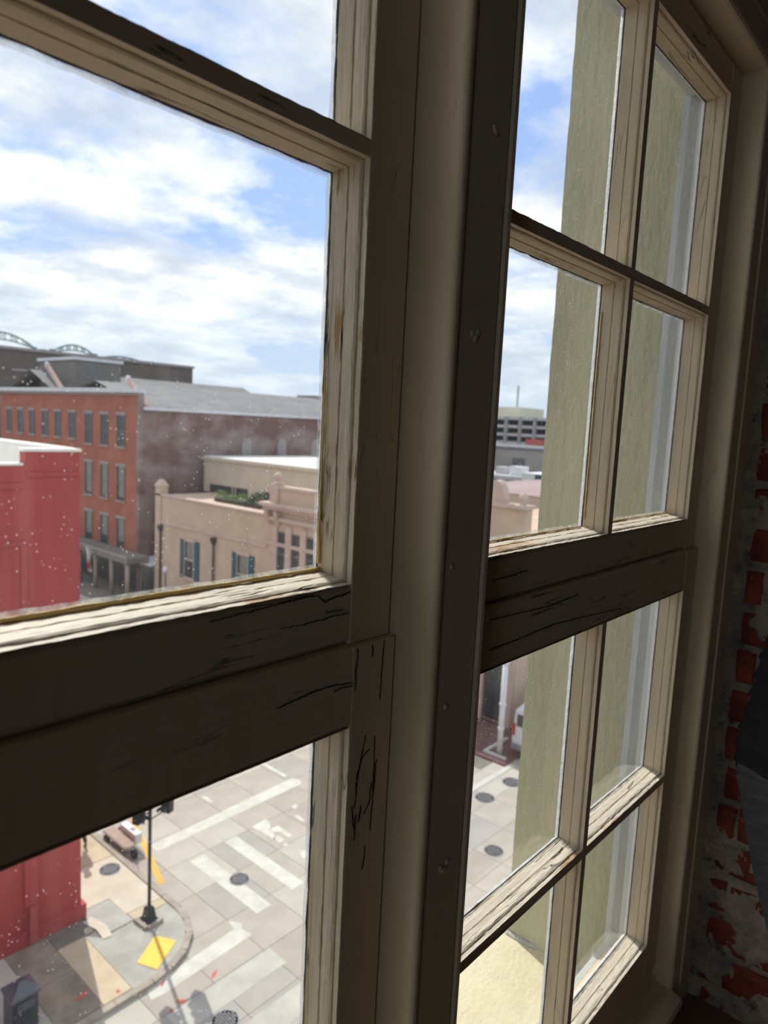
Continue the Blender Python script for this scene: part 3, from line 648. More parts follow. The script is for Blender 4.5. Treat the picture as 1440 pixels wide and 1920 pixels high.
def flat(name, polys, mtn, label, cat, z=ROAD, h=0.004, group=None):
    mb = MB()
    for p in polys: mb.prism(p, z, z + h)
    return tag(mb.build(name, mtn), label, cat, group)
def rect(x0, x1, y0, y1): return [(x0, y0), (x1, y0), (x1, y1), (x0, y1)]
g = 'painted bars of the crossing'
flat('crosswalk_bar', [rect(14.44, 14.96, 15.80, 19.48)], 'road_white', 'long white crosswalk bar nearest the painted road letters', 'road marking', group=g)
flat('crosswalk_bar', [rect(12.93, 13.50, 15.72, 19.35)], 'road_white', 'white crosswalk bar with a manhole cover set into it', 'road marking', group=g)
flat('crosswalk_bar', [[(8.95, 15.04), (9.3, 14.98), (12.27, 15.10), (12.20, 15.50), (12.33, 15.70), (12.12, 16.07), (12.02, 15.66), (9.05, 15.44)]], 'road_white', 'white crosswalk bar with a bent end beside the corner curb', 'road marking', group=g)
flat('crosswalk_bar', [rect(8.95, 12.28, 13.55, 14.33)], 'road_faded', 'broad faded crosswalk bar nearest the window', 'road marking', group=g)
flat('crosswalk_bar', [rect(8.0, 14.2, 11.95, 12.74)], 'road_faded', 'broad faded crosswalk bar with a thin white edge at the lower frame', 'road marking', group=g)
arc = [(19.05 + 0.30 * math.cos(t), 20.98 + 0.32 * math.sin(t)) for t in [-math.pi / 2 + math.pi * i / 10 for i in range(11)]]
flat('stop_bar', [[(12.45, 20.60)] + arc + [(12.45, 21.10)]], 'road_white', 'long white stop bar with a rounded end across the side street', 'road marking')
let = [[(15.72, 19.55), (16.42, 19.62), (16.40, 19.35), (16.22, 19.05), (15.80, 18.60), (15.78, 19.1)],
       [(15.80, 18.62), (16.12, 18.90), (16.02, 18.62), (15.95, 18.50), (15.80, 18.30)],
       [(16.10, 19.0), (16.50, 18.95), (16.46, 18.60), (16.44, 18.10), (16.28, 18.10), (16.28, 18.62), (16.10, 18.72)],
       [(15.82, 18.45), (16.08, 18.45), (16.06, 18.10), (15.83, 18.08)], [(15.82, 17.90), (15.98, 17.92), (15.96, 17.74), (15.82, 17.74)]]
flat('painted_road_letters', let, 'road_white', 'worn white painted road letters beyond the crosswalk bars', 'road marking')
for k, p in enumerate(([(17.70, 19.35), (17.95, 19.45), (17.95, 19.65), (17.72, 19.62)], [(17.30, 18.55), (17.45, 18.5), (17.5, 19.0), (17.36, 19.05)], [(15.8, 16.8), (16.05, 16.75), (16.3, 17.1), (16.0, 17.2)])):
    flat('paint_scrap', [p], 'road_white', ['small round white paint scrap right of the road letters', 'thin white paint scrap right of the road letters', 'white paint scrap low beside the left sash stile'][k], 'road marking')
flat('lane_line', [rect(19.05, 19.22, 21.6, 23.6)], 'road_white', 'thin white lane line beyond the stop bar end', 'road marking')
flat('lane_line', [rect(15.58, 15.75, 22.0, 22.6)], 'road_white', 'short white lane dash beyond the stop bar middle', 'road marking')
flat('yellow_line', [[(11.52, 18.98), (11.74, 18.98), (12.98, 23.1), (12.80, 23.1)]], 'road_yellow', 'yellow line painted on the road beside the curb', 'road marking')
for i, (x, y, w, h_, a) in enumerate(((10.60, 14.62, .34, .10, .5), (9.48, 14.46, .30, .14, -.9), (9.46, 15.32, .26, .08, .7), (9.13, 14.38, .14, .08, .6))):
    c, s_ = math.cos(a), math.sin(a)
    p = [(x + dx * c - dy * s_, y + dx * s_ + dy * c) for dx, dy in ((-w / 2, 0), (-w * .1, -h_ / 2), (w / 2, -h_ * .15), (w * .35, h_ * .3), (0, h_ * .5), (-w * .35, h_ * .3))]
    flat('spray_mark', [p], 'spray_red', ['red utility spray mark on the road right of the curb bend', 'red arrow-like spray mark lowest on the road below the curb', 'red spray mark on the white end of the bent crosswalk bar', 'faint small red spray mark at the lowest road joint'][i], 'spray mark', z=ROAD + .004, h=.003, group='red spray marks')
flat('spray_mark', [[(7.5, 16.25), (7.75, 16.22), (7.95, 16.38), (7.7, 16.36)]], 'spray_red', 'red spray mark on the brown sidewalk slab', 'spray mark', z=0.0, h=.003, group='red spray marks')
flat('spray_mark', [[(8.38, 15.73), (8.47, 15.73), (8.49, 15.83), (8.40, 15.84)]], 'spray_red', 'tiny red spray dot on the tan sidewalk slab', 'spray mark', z=0.0, h=.003, group='red spray marks')

def manhole(x, y, r, z, label):
    root = tag(empty('manhole_cover', (x, y, z)), label, 'manhole cover', 'round iron covers')
    MB().lathe((0, 0, 0), [(r, -.006), (r, .006), (r * .9, .006), (r * .88, .003), (.01, .003)], 28).build('cover_rim', 'iron', root)
    mb = MB()
    for i in range(-4, 5):
        for j in range(-4, 5):
            a, b = i * r * .19, j * r * .19
            if a * a + b * b < (r * .8) ** 2: mb.box(a - r * .06, a + r * .06, b - r * .06, b + r * .06, .002, .0075)
    mb.build('tread_studs', 'iron', root)['kind'] = 'stuff'
manhole(13.55, 17.42, 0.33, ROAD + .0105, 'grey iron manhole cover overlapping the second crosswalk bar')
manhole(9.90, 13.15, 0.36, ROAD + .006, 'grey iron manhole cover at the bottom edge of the road')
manhole(10.73, 20.65, 0.34, 0.006, 'grey iron manhole cover in the cream sidewalk slab')
manhole(25.9, 14.55, 0.42, ROAD + .006, 'dark iron manhole cover nearest the white van')
manhole(23.95, 14.65, 0.42, ROAD + .006, 'iron manhole cover seen beside the mullion edge')
manhole(21.05, 12.35, 0.36, ROAD + .006, 'iron manhole cover lowest in the right window')

# sidewalk at the corner: single slabs with joints
side = tag(MB().prism([(-38, 15.60), (9.2, 15.60), (9.9, 15.72), (10.6, 16.1), (11.05, 16.7), (11.2, 17.4), (11.2, 88), (9.1, 88), (9.1, 19.0), (-38, 19.0)], ROAD, -0.03).build('sidewalk', 'joint'), 'sidewalk of mixed concrete slabs round the red building corner', 'sidewalk', kind='structure')
def slab(poly, mtn, h=0.0, name='paving_slab'):
    cx = sum(p[0] for p in poly) / len(poly); cy = sum(p[1] for p in poly) / len(poly)
    pl = [(cx + (x - cx) * (1 - .012 / max(.3, math.hypot(x - cx, y - cy))), cy + (y - cy) * (1 - .012 / max(.3, math.hypot(x - cx, y - cy)))) for x, y in poly]
    o = MB().prism(pl, -0.029, h).build(name, mtn); o.parent = side; return o
carc = [(9.25 + 1.93 * math.cos(t), 17.40 + 1.80 * math.sin(t)) for t in [-math.pi / 2 + math.pi / 2 * i / 10 for i in range(11)]]
slab(rect(6.84, 7.97, 15.62, 17.3), 'slab_brown'); slab(rect(6.84, 7.97, 17.3, 19.08), 'slab_brown')
slab(rect(7.97, 8.74, 15.62, 18.30), 'slab_tan'); slab(rect(7.97, 9.05, 18.30, 19.08), 'slab_dark')
slab([(8.74, 15.60)] + [p for p in carc] + [(11.18, 17.9), (9.05, 17.9), (8.74, 18.28)], 'slab_grey')
slab([(9.10, 17.92), (10.07, 17.92), (10.0, 19.30), (9.10, 19.34)], 'slab_grey', 0.012)
slab([(10.08, 17.92), (11.18, 17.92), (11.18, 18.25), (10.06, 18.32)], 'slab_tan')
slab([(10.05, 18.33), (11.18, 18.26), (11.18, 21.28), (9.12, 21.40), (9.12, 19.36), (10.01, 19.32)], 'slab_cream')
slab([(9.12, 21.41), (11.18, 21.29), (11.18, 24.5), (9.12, 24.5)], 'slab_tan')
for k in range(6): slab(rect(9.12, 11.18, 24.5 + 3 * k, 27.5 + 3 * k), 'slab_tan' if k % 2 else 'slab_cream')
for k in range(5):
    slab(rect(6.84 - 2.3 * (k + 1), 6.84 - 2.3 * k, 15.62, 17.9), 'slab_grey' if k % 2 == 0 else 'concrete_c'); slab(rect(6.84 - 2.3 * (k + 1), 6.84 - 2.3 * k, 17.9, 19.08), 'concrete_c' if k % 2 == 0 else 'slab_grey')
slab(rect(-38, -4.66, 15.62, 19.08), 'concrete_c')
# mortar crumbs by the raised slab
flat('concrete_patch', [[(8.95, 18.85), (9.25, 18.9), (9.4, 18.3), (9.3, 17.75), (9.05, 17.8), (9.1, 18.3)]], 'slab_cream', 'pale concrete patch between the red wall corner and grey slab', 'concrete patch', z=0.012, h=.006)
# curb, in lengths
cp = [(-38, 15.50), (3.5, 15.50), (6.9, 15.50), (8.2, 15.50), (9.25, 15.50), (9.85, 15.60), (10.45, 15.88), (10.95, 16.35), (11.22, 16.9), (11.31, 17.5), (11.31, 18.3), (11.31, 20.2), (11.31, 22.3), (11.31, 26), (11.31, 88)]
for a, b in zip(cp[:-1], cp[1:]):
    d = Vector((b[0] - a[0], b[1] - a[1], 0)).normalized() * .006; nrm = Vector((-d.y, d.x, 0)).normalized() * 0.10
    A = Vector((*a, 0)) + d; B = Vector((*b, 0)) - d
    o = MB().prism([tuple((A - nrm)[:2]), tuple((B - nrm)[:2]), tuple((B + nrm)[:2]), tuple((A + nrm)[:2])], ROAD, 0.004).build('curb_stone', 'curb_stone'); o.parent = side
# ramp pad
yp = tag(MB().prism([(9.02, 16.35), (9.35, 15.62), (10.0, 15.82), (10.10, 16.85)], 0.0, 0.02).build('tactile_pad', 'pad_yellow'), 'bright yellow tactile ramp pad at the corner curb', 'tactile pad')
yp.data.transform(Matrix.Identity(4))
pts = [(9.27, 16.32), (9.53, 15.72), (10.47, 16.29), (10.16, 16.90)]
yp.data.clear_geometry()
bm = bmesh.new()
bot = [bm.verts.new((x, y, 0.0)) for x, y in pts]; top = [bm.verts.new((x, y, 0.018)) for x, y in pts]
bm.faces.new(top); bm.faces.new(bot[::-1])
for i in range(4): bm.faces.new((bot[i], bot[(i + 1) % 4], top[(i + 1) % 4], top[i]))
bmesh.ops.recalc_face_normals(bm, faces=bm.faces)
bm.to_mesh(yp.data); bm.free()

# ------------------------------------------------------------------ signal post
mat('post_green', (0.012, 0.022, 0.02), (0.02, 0.034, 0.03), 10, 0.35)
mat('signal_black', (0.012, 0.013, 0.014), (0.02, 0.02, 0.022), 10, 0.5)
mat('concrete_kerb', (0.30, 0.26, 0.21), (0.38, 0.33, 0.27), 6, 0.9, 0.4)
mat('lens_dark', (0.05, 0.01, 0.01), (0.08, 0.02, 0.02), 4, 0.2)
sg = tag(empty('traffic_signal', (10.38, 17.6, 0.0)), 'dark green traffic signal post on a flared base at the corner', 'traffic signal')
MB().loft([[(-.19, -.19, 0), (.19, -.19, 0), (.19, .19, 0), (-.19, .19, 0)], [(-.19, -.19, .08), (.19, -.19, .08), (.19, .19, .08), (-.19, .19, .08)], [(-.15, -.15, .12), (.15, -.15, .12), (.15, .15, .12), (-.15, .15, .12)], [(-.11, -.11, .42), (.11, -.11, .42), (.11, .11, .42), (-.11, .11, .42)], [(-.07, -.07, .48), (.07, -.07, .48), (.07, .07, .48), (-.07, .07, .48)]]).build('base', 'post_green', sg)
MB().tube([(0, 0, .46), (0, 0, 3.9)], .052, 14).build('pole', 'post_green', sg, smooth=True)
MB().lathe((0, 0, 3.9), [(.06, 0), (.07, .04), (.05, .09), (.02, .13)], 12).build('finial', 'post_green', sg, smooth=True)
def head(x, y, z, rot, n=3):
    hd = MB().box(-.15, .15, -.11, .11, -.15 - .14 * (n - 1) * 1.05, .15 + .14 * (n - 1) * 1.05).build('signal_head', 'signal_black', sg)
    hd.location = (x, y, z); hd.rotation_euler = (0, 0, rot)
    for k in range(n):
        zz = (k - (n - 1) / 2) * .295
        v = MB()
        pr = [(.125 * math.cos(t), .125 * math.sin(t)) for t in [math.radians(-30 + 240 * i / 12) for i in range(13)]]
        v.add([(a, -.11, zz + b) for a, b in pr] + [(a, -.33, zz + b) for a, b in pr], [(i, i + 1, i + 14, i + 13) for i in range(12)])
        vo_ = v.build('visor', 'signal_black', hd)
        MB().tube([(0, -.10, zz), (0, -.118, zz)], .105, 14).build('lens', 'lens_dark', hd)
    return hd
head(-.33, 0.05, 3.52, 0.3, 2); head(.55, -0.02, 3.70, -1.2, 3)
MB().tube([(0, 0, 3.20), (.40, 0, 3.28)], .02, 8).build('bracket', 'signal_black', sg)
MB().tube([(0, 0, 3.42), (-.30, .04, 3.45)], .025, 8).build('bracket', 'signal_black', sg)
vk = tag(empty('concrete_kerb', (10.35, 17.45, 0.0)), 'small V-shaped concrete kerb in front of the signal post', 'kerb')
for (x0, y0, x1, y1) in ((-.28, .42, -.23, -.16), (-.20, -.20, .30, -.12)):
    d = Vector((x1 - x0, y1 - y0, 0)); nn = Vector((-d.y, d.x, 0)).normalized() * .055
    MB().prism([(x0 - nn.x, y0 - nn.y), (x1 - nn.x, y1 - nn.y), (x1 + nn.x, y1 + nn.y), (x0 + nn.x, y0 + nn.y)], 0.0, .10).build('kerb_arm', 'concrete_kerb', vk)

# ------------------------------------------------------------------ litter bin bottom left
mat('bin_navy', (0.012, 0.017, 0.028), (0.02, 0.028, 0.045), 6, 0.3, spec=0.6)
mat('bin_lid', (0.05, 0.06, 0.08), (0.08, 0.09, 0.12), 6, 0.25, spec=0.6)
bn = tag(empty('litter_bin', (6.28, 16.45, 0.0)), 'dark navy litter bin with a sloped faceted lid on the sidewalk', 'litter bin')
MB().box(-.30, .30, -.30, .30, .06, .95).build('body', 'bin_navy', bn, bevel=.03)
MB().loft([[(-.34, -.34, .95), (.34, -.34, .95), (.34, .34, .95), (-.34, .34, .95)], [(-.34, -.34, 1.0), (.34, -.34, 1.0), (.34, .34, 1.0), (-.34, .34, 1.0)], [(-.04, -.04, 1.22), (.10, -.04, 1.22), (.10, .10, 1.22), (-.04, .10, 1.22)]]).build('lid', 'bin_lid', bn)
MB().box(-.20, .20, -.315, -.295, .62, .85).build('opening_flap', 'bin_lid', bn, bevel=.008)
for sx in (-.22, .22):
    for sy in (-.22, .22): MB().box(sx - .04, sx + .04, sy - .04, sy + .04, 0, .065).build('foot', 'bin_navy', bn)

# ------------------------------------------------------------------ red painted building
mat('red_paint', (0.33, 0.038, 0.042), (0.42, 0.062, 0.062), 0.7, 0.75, 0.4, 12, stretch=(1, 1, .3))
mat('white_paint', (0.74, 0.72, 0.66), (0.82, 0.80, 0.74), 2, 0.7, 0.1)
mat('roof_white', (0.66, 0.65, 0.60), (0.74, 0.73, 0.68), 1, 0.8)
rb = tag(empty('red_building', (4, 24, 0)), 'red painted masonry building with white parapet inner faces at left', 'building')
def rbp(o): return under(o, rb)
Y0 = 19.11
w = MB(); w.box(-12, 9.03, Y0, Y0 + .35, .45, 13.50); w.box(7.60, 9.03, Y0, Y0 + .35, 13.50, 13.86); w.box(8.70, 9.03, Y0 + .35, 36, .45, 13.86)
rbp(w.build('wall', 'red_paint'))
rbp(MB().prism([(-12, Y0 - .10), (9.15, Y0 - .10), (9.15, 36), (8.6, 36), (8.6, Y0 + .36), (-12, Y0 + .36)], .0, .45).build('plinth', 'red_paint'))
rbp(MB().box(7.55, 9.08, Y0 - .03, Y0 + .40, 13.86, 13.94).build('coping', 'white_paint'))
rbp(MB().box(8.64, 9.08, Y0 + .40, 36, 13.86, 13.95).build('coping', 'white_paint'))
rbp(MB().box(-12, 7.55, Y0 - .03, Y0 + .40, 13.50, 13.56).build('coping', 'white_paint'))
rbp(MB().box(8.62, 8.70, Y0 + .42, 36, 12.9, 13.86).build('parapet_face', 'white_paint'))
rbp(MB().box(-12, 8.62, Y0 + .36, 36, 12.75, 12.9).build('roof', 'roof_white'))
fr_ = MB(); fr_.box(-3, 7.45, Y0 - .04, Y0, 11.40, 11.52); fr_.box(7.45, 7.60, Y0 - .04, Y0, 7.5, 11.52)
rbp(fr_.build('panel_moulding', 'red_paint'))
rbp(MB().box(7.62, 9.05, Y0 - .04, Y0, 13.2, 13.32).build('string_course', 'red_paint'))
rbp(MB().box(-12, 7.60, Y0 - .05, Y0, 12.9, 13.05).build('string_course', 'red_paint'))
rbp(MB().box(7.42, 7.80, Y0 - .07, Y0, .46, 7.4).build('pilaster', 'red_paint'))
rbp(MB().box(7.50, 7.72, Y0 - .17, Y0 - .10, .05, 1.15).build('pipe_cover', 'red_paint'))

# ------------------------------------------------------------------ facades: windows facing west (-X)
mat('window_dark', (0.02, 0.024, 0.028), (0.05, 0.055, 0.055), 1.5, 0.35, spec=0.4)
mat('blind_grey', (0.18, 0.165, 0.15), (0.25, 0.235, 0.21), 4, 0.6)
mat('frame_grey', (0.13, 0.12, 0.11), (0.19, 0.18, 0.165), 4, 0.7)
mat('brick_orange', (0.31, 0.095, 0.06), (0.40, 0.135, 0.085), 0.5, 0.9, 0.5, 8)
mat('brick_dull', (0.17, 0.10, 0.085), (0.33, 0.27, 0.25), 0.28, 0.9, 0.5, 6, stretch=(1, 1, 1.6), lo=0.42, hi=0.66)
mat('brick_patch', (0.30, 0.27, 0.26), (0.38, 0.35, 0.335), 0.8, 0.9, 0.3, 8)
mat('stone_lintel', (0.30, 0.25, 0.21), (0.36, 0.31, 0.27), 3, 0.9)
mat('slate_roof', (0.16, 0.16, 0.16), (0.21, 0.21, 0.205), 0.6, 0.9, 0.2, 10)
mat('metal_white', (0.55, 0.56, 0.58), (0.66, 0.67, 0.69), 2, 0.5)
mat('coping_pink', (0.50, 0.33, 0.28), (0.60, 0.42, 0.36), 6, 0.9)
def west_window(root, x, y0, y1, z0, z1, wall_mat_sill='stone_lintel', blind=0.0, frame='frame_grey', lintel=True, back='window_dark'):
    """sash window in a west wall whose face is at x; y0<y1"""
    w = MB(); t = .07
    w.box(x - .07, x + .02, y0, y0 + t, z0, z1); w.box(x - .07, x + .02, y1 - t, y1, z0, z1); w.box(x - .07, x + .02, y0 + t, y1 - t, z1 - t, z1)
    w.box(x - .07, x + .02, y0 + t, y1 - t, z0, z0 + t); w.box(x - .06, x + .02, y0 + t, y1 - t, (z0 + z1) / 2 - .04, (z0 + z1) / 2 + .04)
    fr = under(w.build('window', frame), root)
    def sub(o): o.parent = fr; return o
    sub(MB().box(x - .030, x - .010, y0 + t, y1 - t, z0 + t, (z0 + z1) / 2 - .04).build('pane', back))
    sub(MB().box(x - .030, x - .010, y0 + t, y1 - t, (z0 + z1) / 2 + .04, z1 - t).build('pane', back))
    if blind: sub(MB().box(x - .040, x - .032, y0 + t + .02, y1 - t - .30, z1 - t - blind * (z1 - z0 - 2 * t), z1 - t).build('blind', 'blind_grey'))
    if lintel:
        sub(MB().box(x - .08, x, y0 - .15, y1 + .15, z1, z1 + .24).build('lintel', wall_mat_sill)); sub(MB().box(x - .12, x, y0 - .12, y1 + .12, z0 - .16, z0).build('sill', wall_mat_sill))
    return fr

# four-storey brick building on the far corner
XB = 30.556
bb = tag(empty('brick_building', (40, 68, 0)), 'four-storey orange brick building with rows of sash windows and a gallery', 'building')
w = MB()
w.prism([(XB, 54), (XB + .4, 54), (XB + .4, 83.0), (XB, 83.0)], 0, 16.45)
under(w.build('street_wall', 'brick_orange'), bb)
under(MB().box(XB + .4, 58, 54, 54.4, 0, 15.30).build('side_wall', 'brick_dull'), bb)
under(MB().box(XB - .02, XB + .4, 53.96, 54.42, 0, 16.45).build('corner_pier', 'brick_dull'), bb)
under(MB().prism([(XB, 83), (58, 83), (58, 83.4), (XB, 83.4)], 0, 17.0).build('far_wall', 'brick_dull'), bb)
under(MB().box(XB - .45, XB + .5, 53.9, 83.4, 16.62, 17.0).build('cornice', 'metal_white'), bb)
under(MB().box(XB - .20, XB + .4, 54.0, 83.4, 16.40, 16.62).build('cornice_bed', 'stone_lintel'), bb)
for i, (x, z) in enumerate(((41.0, 11.0), (45.3, 11.0), (49.8, 11.0))):
    pr = [(x + .55 * math.cos(t) + .55, z + 1.6 + .55 * math.sin(t)) for t in [math.pi * k / 10 for k in range(11)]] + [(x, z), (x + 1.1, z)]
    mb = MB(); n = len(pr)
    mb.add([(a, 53.95, b) for a, b in pr] + [(a, 54.0, b) for a, b in pr], [tuple(range(n)), tuple(range(2 * n - 1, n - 1, -1))] + [(q, (q + 1) % n, (q + 1) % n + n, q + n) for q in range(n)])
    under(mb.build('blocked_arch', 'brick_patch'), bb)
under(MB().box(XB + .3, 58, 53.75, 54.1, 15.25, 15.50).build('gutter', 'metal_white'), bb)
rf = MB(); rf.add([(XB + .4, 53.9, 15.45), (58, 53.9, 15.45), (58, 62.5, 17.7), (XB + .4, 62.5, 17.7)], [(0, 1, 2, 3)])
rf.add([(XB + .4, 62.5, 17.7), (58, 62.5, 17.7), (58, 70, 16.2), (XB + .4, 70, 16.2)], [(0, 1, 2, 3)])
rf.add([(XB + .4, 70, 16.4), (58, 70, 16.4), (58, 76.5, 18.9), (XB + .4, 76.5, 18.9)], [(0, 1, 2, 3)]); rf.add([(XB + .4, 76.5, 18.9), (58, 76.5, 18.9), (58, 83.3, 16.4), (XB + .4, 83.3, 16.4)], [(0, 1, 2, 3)])
under(rf.build('roof', 'slate_roof'), bb)
def coping(y0, z0, y1, z1, x):
    n = 7
    for k in range(n):
        a, b = k / n, (k + .88) / n
        ya, yb = y0 + (y1 - y0) * a, y0 + (y1 - y0) * b; za, zb = z0 + (z1 - z0) * a, z0 + (z1 - z0) * b
        mb = MB(); mb.loft([[(x - .17, ya, za - .3), (x + .17, ya, za - .3), (x + .17, ya, za + .12), (x - .17, ya, za + .12)], [(x - .17, yb, zb - .3), (x + .17, yb, zb - .3), (x + .17, yb, zb + .12), (x - .17, yb, zb + .12)]])
        under(mb.build('coping_brick', 'coping_pink'), bb)
    under(MB().lathe((x, y1, z1 - .4), [(.18, 0), (.22, .35), (.20, .55), (.08, .62)], 12).build('chimney_pot', 'metal_white', smooth=True), bb)
coping(54.4, 15.6, 57.5, 17.9, XB + .9); coping(70.2, 17.0, 73.5, 19.4, XB + .9)
under(MB().box(XB + 2.2, XB + 7, 70.2, 78.3, 16.2, 19.9).build('roof_penthouse', 'frame_grey'), bb)
under(MB().box(XB + 2.0, XB + 7.2, 70.0, 78.5, 19.9, 20.2).build('penthouse_coping', 'metal_white'), bb)
TOPY = [(80.13, 81.34), (77.17, 78.5), (74.36, 75.56), (71.2, 72.55), (68.4, 69.7), (65.45, 66.75), (62.1, 63.5), (59.2, 60.55), (56.28, 57.65)]
for i, (a, b) in enumerate(TOPY):
    lo = 12.35 if i < 6 else 12.05
    west_window(bb, XB, a, b, lo, 14.75, blind=0.0)
    west_window(bb, XB, a, b, 7.40, 10.36, blind=(.5, .6, .9, .95, .4, .7, .92, .95, .9)[i])
    west_window(bb, XB, a, b, 2.55, 5.83, blind=(.5, .6, .5, .5, .4, .7, .6, .55, .6)[i])
# gallery over the sidewalk
mat('gallery', (0.17, 0.15, 0.135), (0.24, 0.21, 0.19), 2, 0.9)
under(MB().box(28.45, XB - .13, 52.1, 83, 2.85, 3.30).build('gallery_deck', 'gallery'), bb)
under(MB().box(28.40, 28.5, 52.05, 83, 3.30, 3.45).build('gallery_edge', 'stone_lintel'), bb)
for y in (52.35, 54.9, 57.7, 60.6, 63.6, 66.6, 69.6): under(MB().tube([(28.65, y, -.05), (28.65, y, 2.85)], .17, 10).build('column', 'stone_lintel', smooth=True), bb)
mat('shop_dark', (0.02, 0.032, 0.032), (0.035, 0.05, 0.05), 2, 0.2, spec=0.7)
for y in (54.3, 56.9, 59.5, 62.1, 64.7, 67.3): under(MB().box(XB - .06, XB + .02, y, y + 2.4, .05, 2.84).build('shop_window', 'shop_dark'), bb)
mat('flag_white', (0.62, 0.60, 0.60), (0.7, 0.68, 0.68), 3, 0.8); mat('flag_red', (0.50, 0.07, 0.07), (0.58, 0.1, 0.1), 3, 0.8); mat('flag_blue', (0.06, 0.07, 0.18), (0.08, 0.09, 0.24), 3, 0.8)
def flag(y, z, label, kind):
    root = tag(empty('flag', (28.28, y, z)), label, 'flag', 'flags on the gallery')
    MB().tube([(.118, 0, .45), (-.55, 0, 1.0)], .025, 8).build('flagpole', 'metal_white', root)
    n = 12; vs = []; 
    for i in range(n + 1):
        for j in range(7):
            t = i / n; vs.append((-.10 - .42 * (j / 6) * (1 - .25 * t) + .06 * math.sin(t * 7 + j), -.06 + .10 * math.sin(t * 5 + j * 1.1), .72 + .30 * j / 6 - 2.0 * t))
    vs2 = [(a, b + .012, c) for a, b, c in vs]; N_ = len(vs); fs = []; mi = []
    mb = MB()
    for i in range(n):
        for j in range(6):
            q = i * 7 + j
            if kind == 'w': k = 1 if (i > 5 and 2 <= j <= 3 + (i - 6) // 2 and i < 11) else 0
            else: k = (2 if (i < 4 and j > 2) else (1 if j % 2 == 0 else 0))
            mb.add([vs[q], vs[q + 1], vs[q + 8], vs[q + 7]], [(0, 1, 2, 3)], k); mb.add([vs2[q + 7], vs2[q + 8], vs2[q + 1], vs2[q]], [(0, 1, 2, 3)], k)
    mb.build('flag_cloth', ['flag_white', 'flag_red', 'flag_blue'], root)
flag(57.6, 2.55, 'white flag with a red mark hanging from the gallery', 'w')
flag(60.0, 2.75, 'striped red and white flag hanging beside the red building edge', 'u')
# small white shop awning between brick and tan buildings
aw = tag(empty('lean_to', (31.5, 52.6, 0)), 'low lean-to with a pale roof between the brick and tan buildings', 'building')
MB().box(-.9, 4, -1.2, 1.3, 0, 2.6).build('wall', 'gallery', aw); mb = MB().loft([[(-1.4, -1.3, 2.6), (4, -1.3, 3.3), (4, -1.3, 3.42), (-1.4, -1.3, 2.74)], [(-1.4, 1.3, 2.6), (4, 1.3, 3.3), (4, 1.3, 3.42), (-1.4, 1.3, 2.74)]]); mb.build('roof', 'metal_white', aw)
MB().box(-.95, -.88, -1.0, .9, .2, 2.1).build('shop_window', 'shop_dark', aw)

# ------------------------------------------------------------------ tan building with shutters
mat('tan_stucco', (0.50, 0.375, 0.27), (0.58, 0.44, 0.325), 0.6, 0.9, 0.4, 10)
mat('tan_trim', (0.50, 0.37, 0.30), (0.58, 0.44, 0.36), 1.5, 0.85, 0.2, 20)
mat('cream_wall', (0.52, 0.44, 0.34), (0.58, 0.50, 0.39), 0.8, 0.9)
mat('shutter_teal', (0.025, 0.075, 0.105), (0.035, 0.095, 0.13), 2, 0.6)
mat('downspout', (0.05, 0.042, 0.036), (0.08, 0.068, 0.058), 3, 0.7)
tb = tag(empty('tan_building', (40, 34, 0)), 'tan two-storey building with dark teal shutters and ornamental parapet', 'building')
def T(o): return under(o, tb)
T(MB().box(XB, 48, 37.2, 51.2, 0, 8.50).build('wing_wall', 'tan_stucco'))
T(MB().box(XB, 48, 17.42, 37.2, 0, 9.25).build('main_wall', 'tan_stucco'))
T(MB().box(XB - .10, XB + .45, 37.25, 51.25, 8.50, 8.64).build('coping', 'tan_trim'))
T(MB().box(XB - .08, XB + .02, 37.2, 51.25, 6.28, 6.50).build('string_course', 'tan_trim'))
T(MB().box(XB - .14, XB + .02, 17.4, 37.2, 6.60, 6.85).build('string_course', 'tan_trim'))
T(MB().box(XB - .10, XB + .55, 50.5, 51.3, 0, 9.2).build('end_pier', 'tan_stucco'))
T(MB().loft([[(XB - .16, 50.45, 9.2), (XB + .6, 50.45, 9.2), (XB + .6, 51.35, 9.2), (XB - .16, 51.35, 9.2)], [(XB - .16, 50.45, 9.34), (XB + .6, 50.45, 9.34), (XB + .6, 51.35, 9.34), (XB - .16, 51.35, 9.34)], [(XB + .12, 50.75, 9.80), (XB + .32, 50.75, 9.80), (XB + .32, 51.05, 9.80), (XB + .12, 51.05, 9.80)]]).build('pier_cap', 'tan_trim'))
# main part: frieze, cornice, parapet
T(MB().box(XB - .25, XB + .5, 17.2, 37.3, 8.30, 8.55).build('architrave', 'tan_trim'))
T(MB().box(XB - .55, XB + .6, 17.0, 37.6, 9.25, 9.48).build('cornice', 'tan_trim'))
T(MB().box(XB - .35, XB + .6, 17.1, 37.4, 9.02, 9.25).build('cornice_bed', 'tan_trim'))
T(MB().box(XB - .05, XB + .4, 19.6, 36.8, 9.48, 10.45).build('parapet', 'tan_stucco'))
T(MB().box(XB - .15, XB + .5, 19.5, 36.8, 10.45, 10.64).build('parapet_coping', 'tan_trim'))
for (y, zt) in ((36.45, 10.72), (28.0, 10.72)):
    T(MB().box(XB - .18, XB + .55, y - .42, y + .42, 9.48, zt).build('parapet_pier', 'tan_trim'))
    T(MB().lathe((XB + .18, y, zt), [(.34, 0), (.30, .10), (.13, .18), (.15, .26), (.28, .42), (.30, .55), (.20, .72), (.05, .80)], 16).build('finial', 'tan_trim', smooth=True))
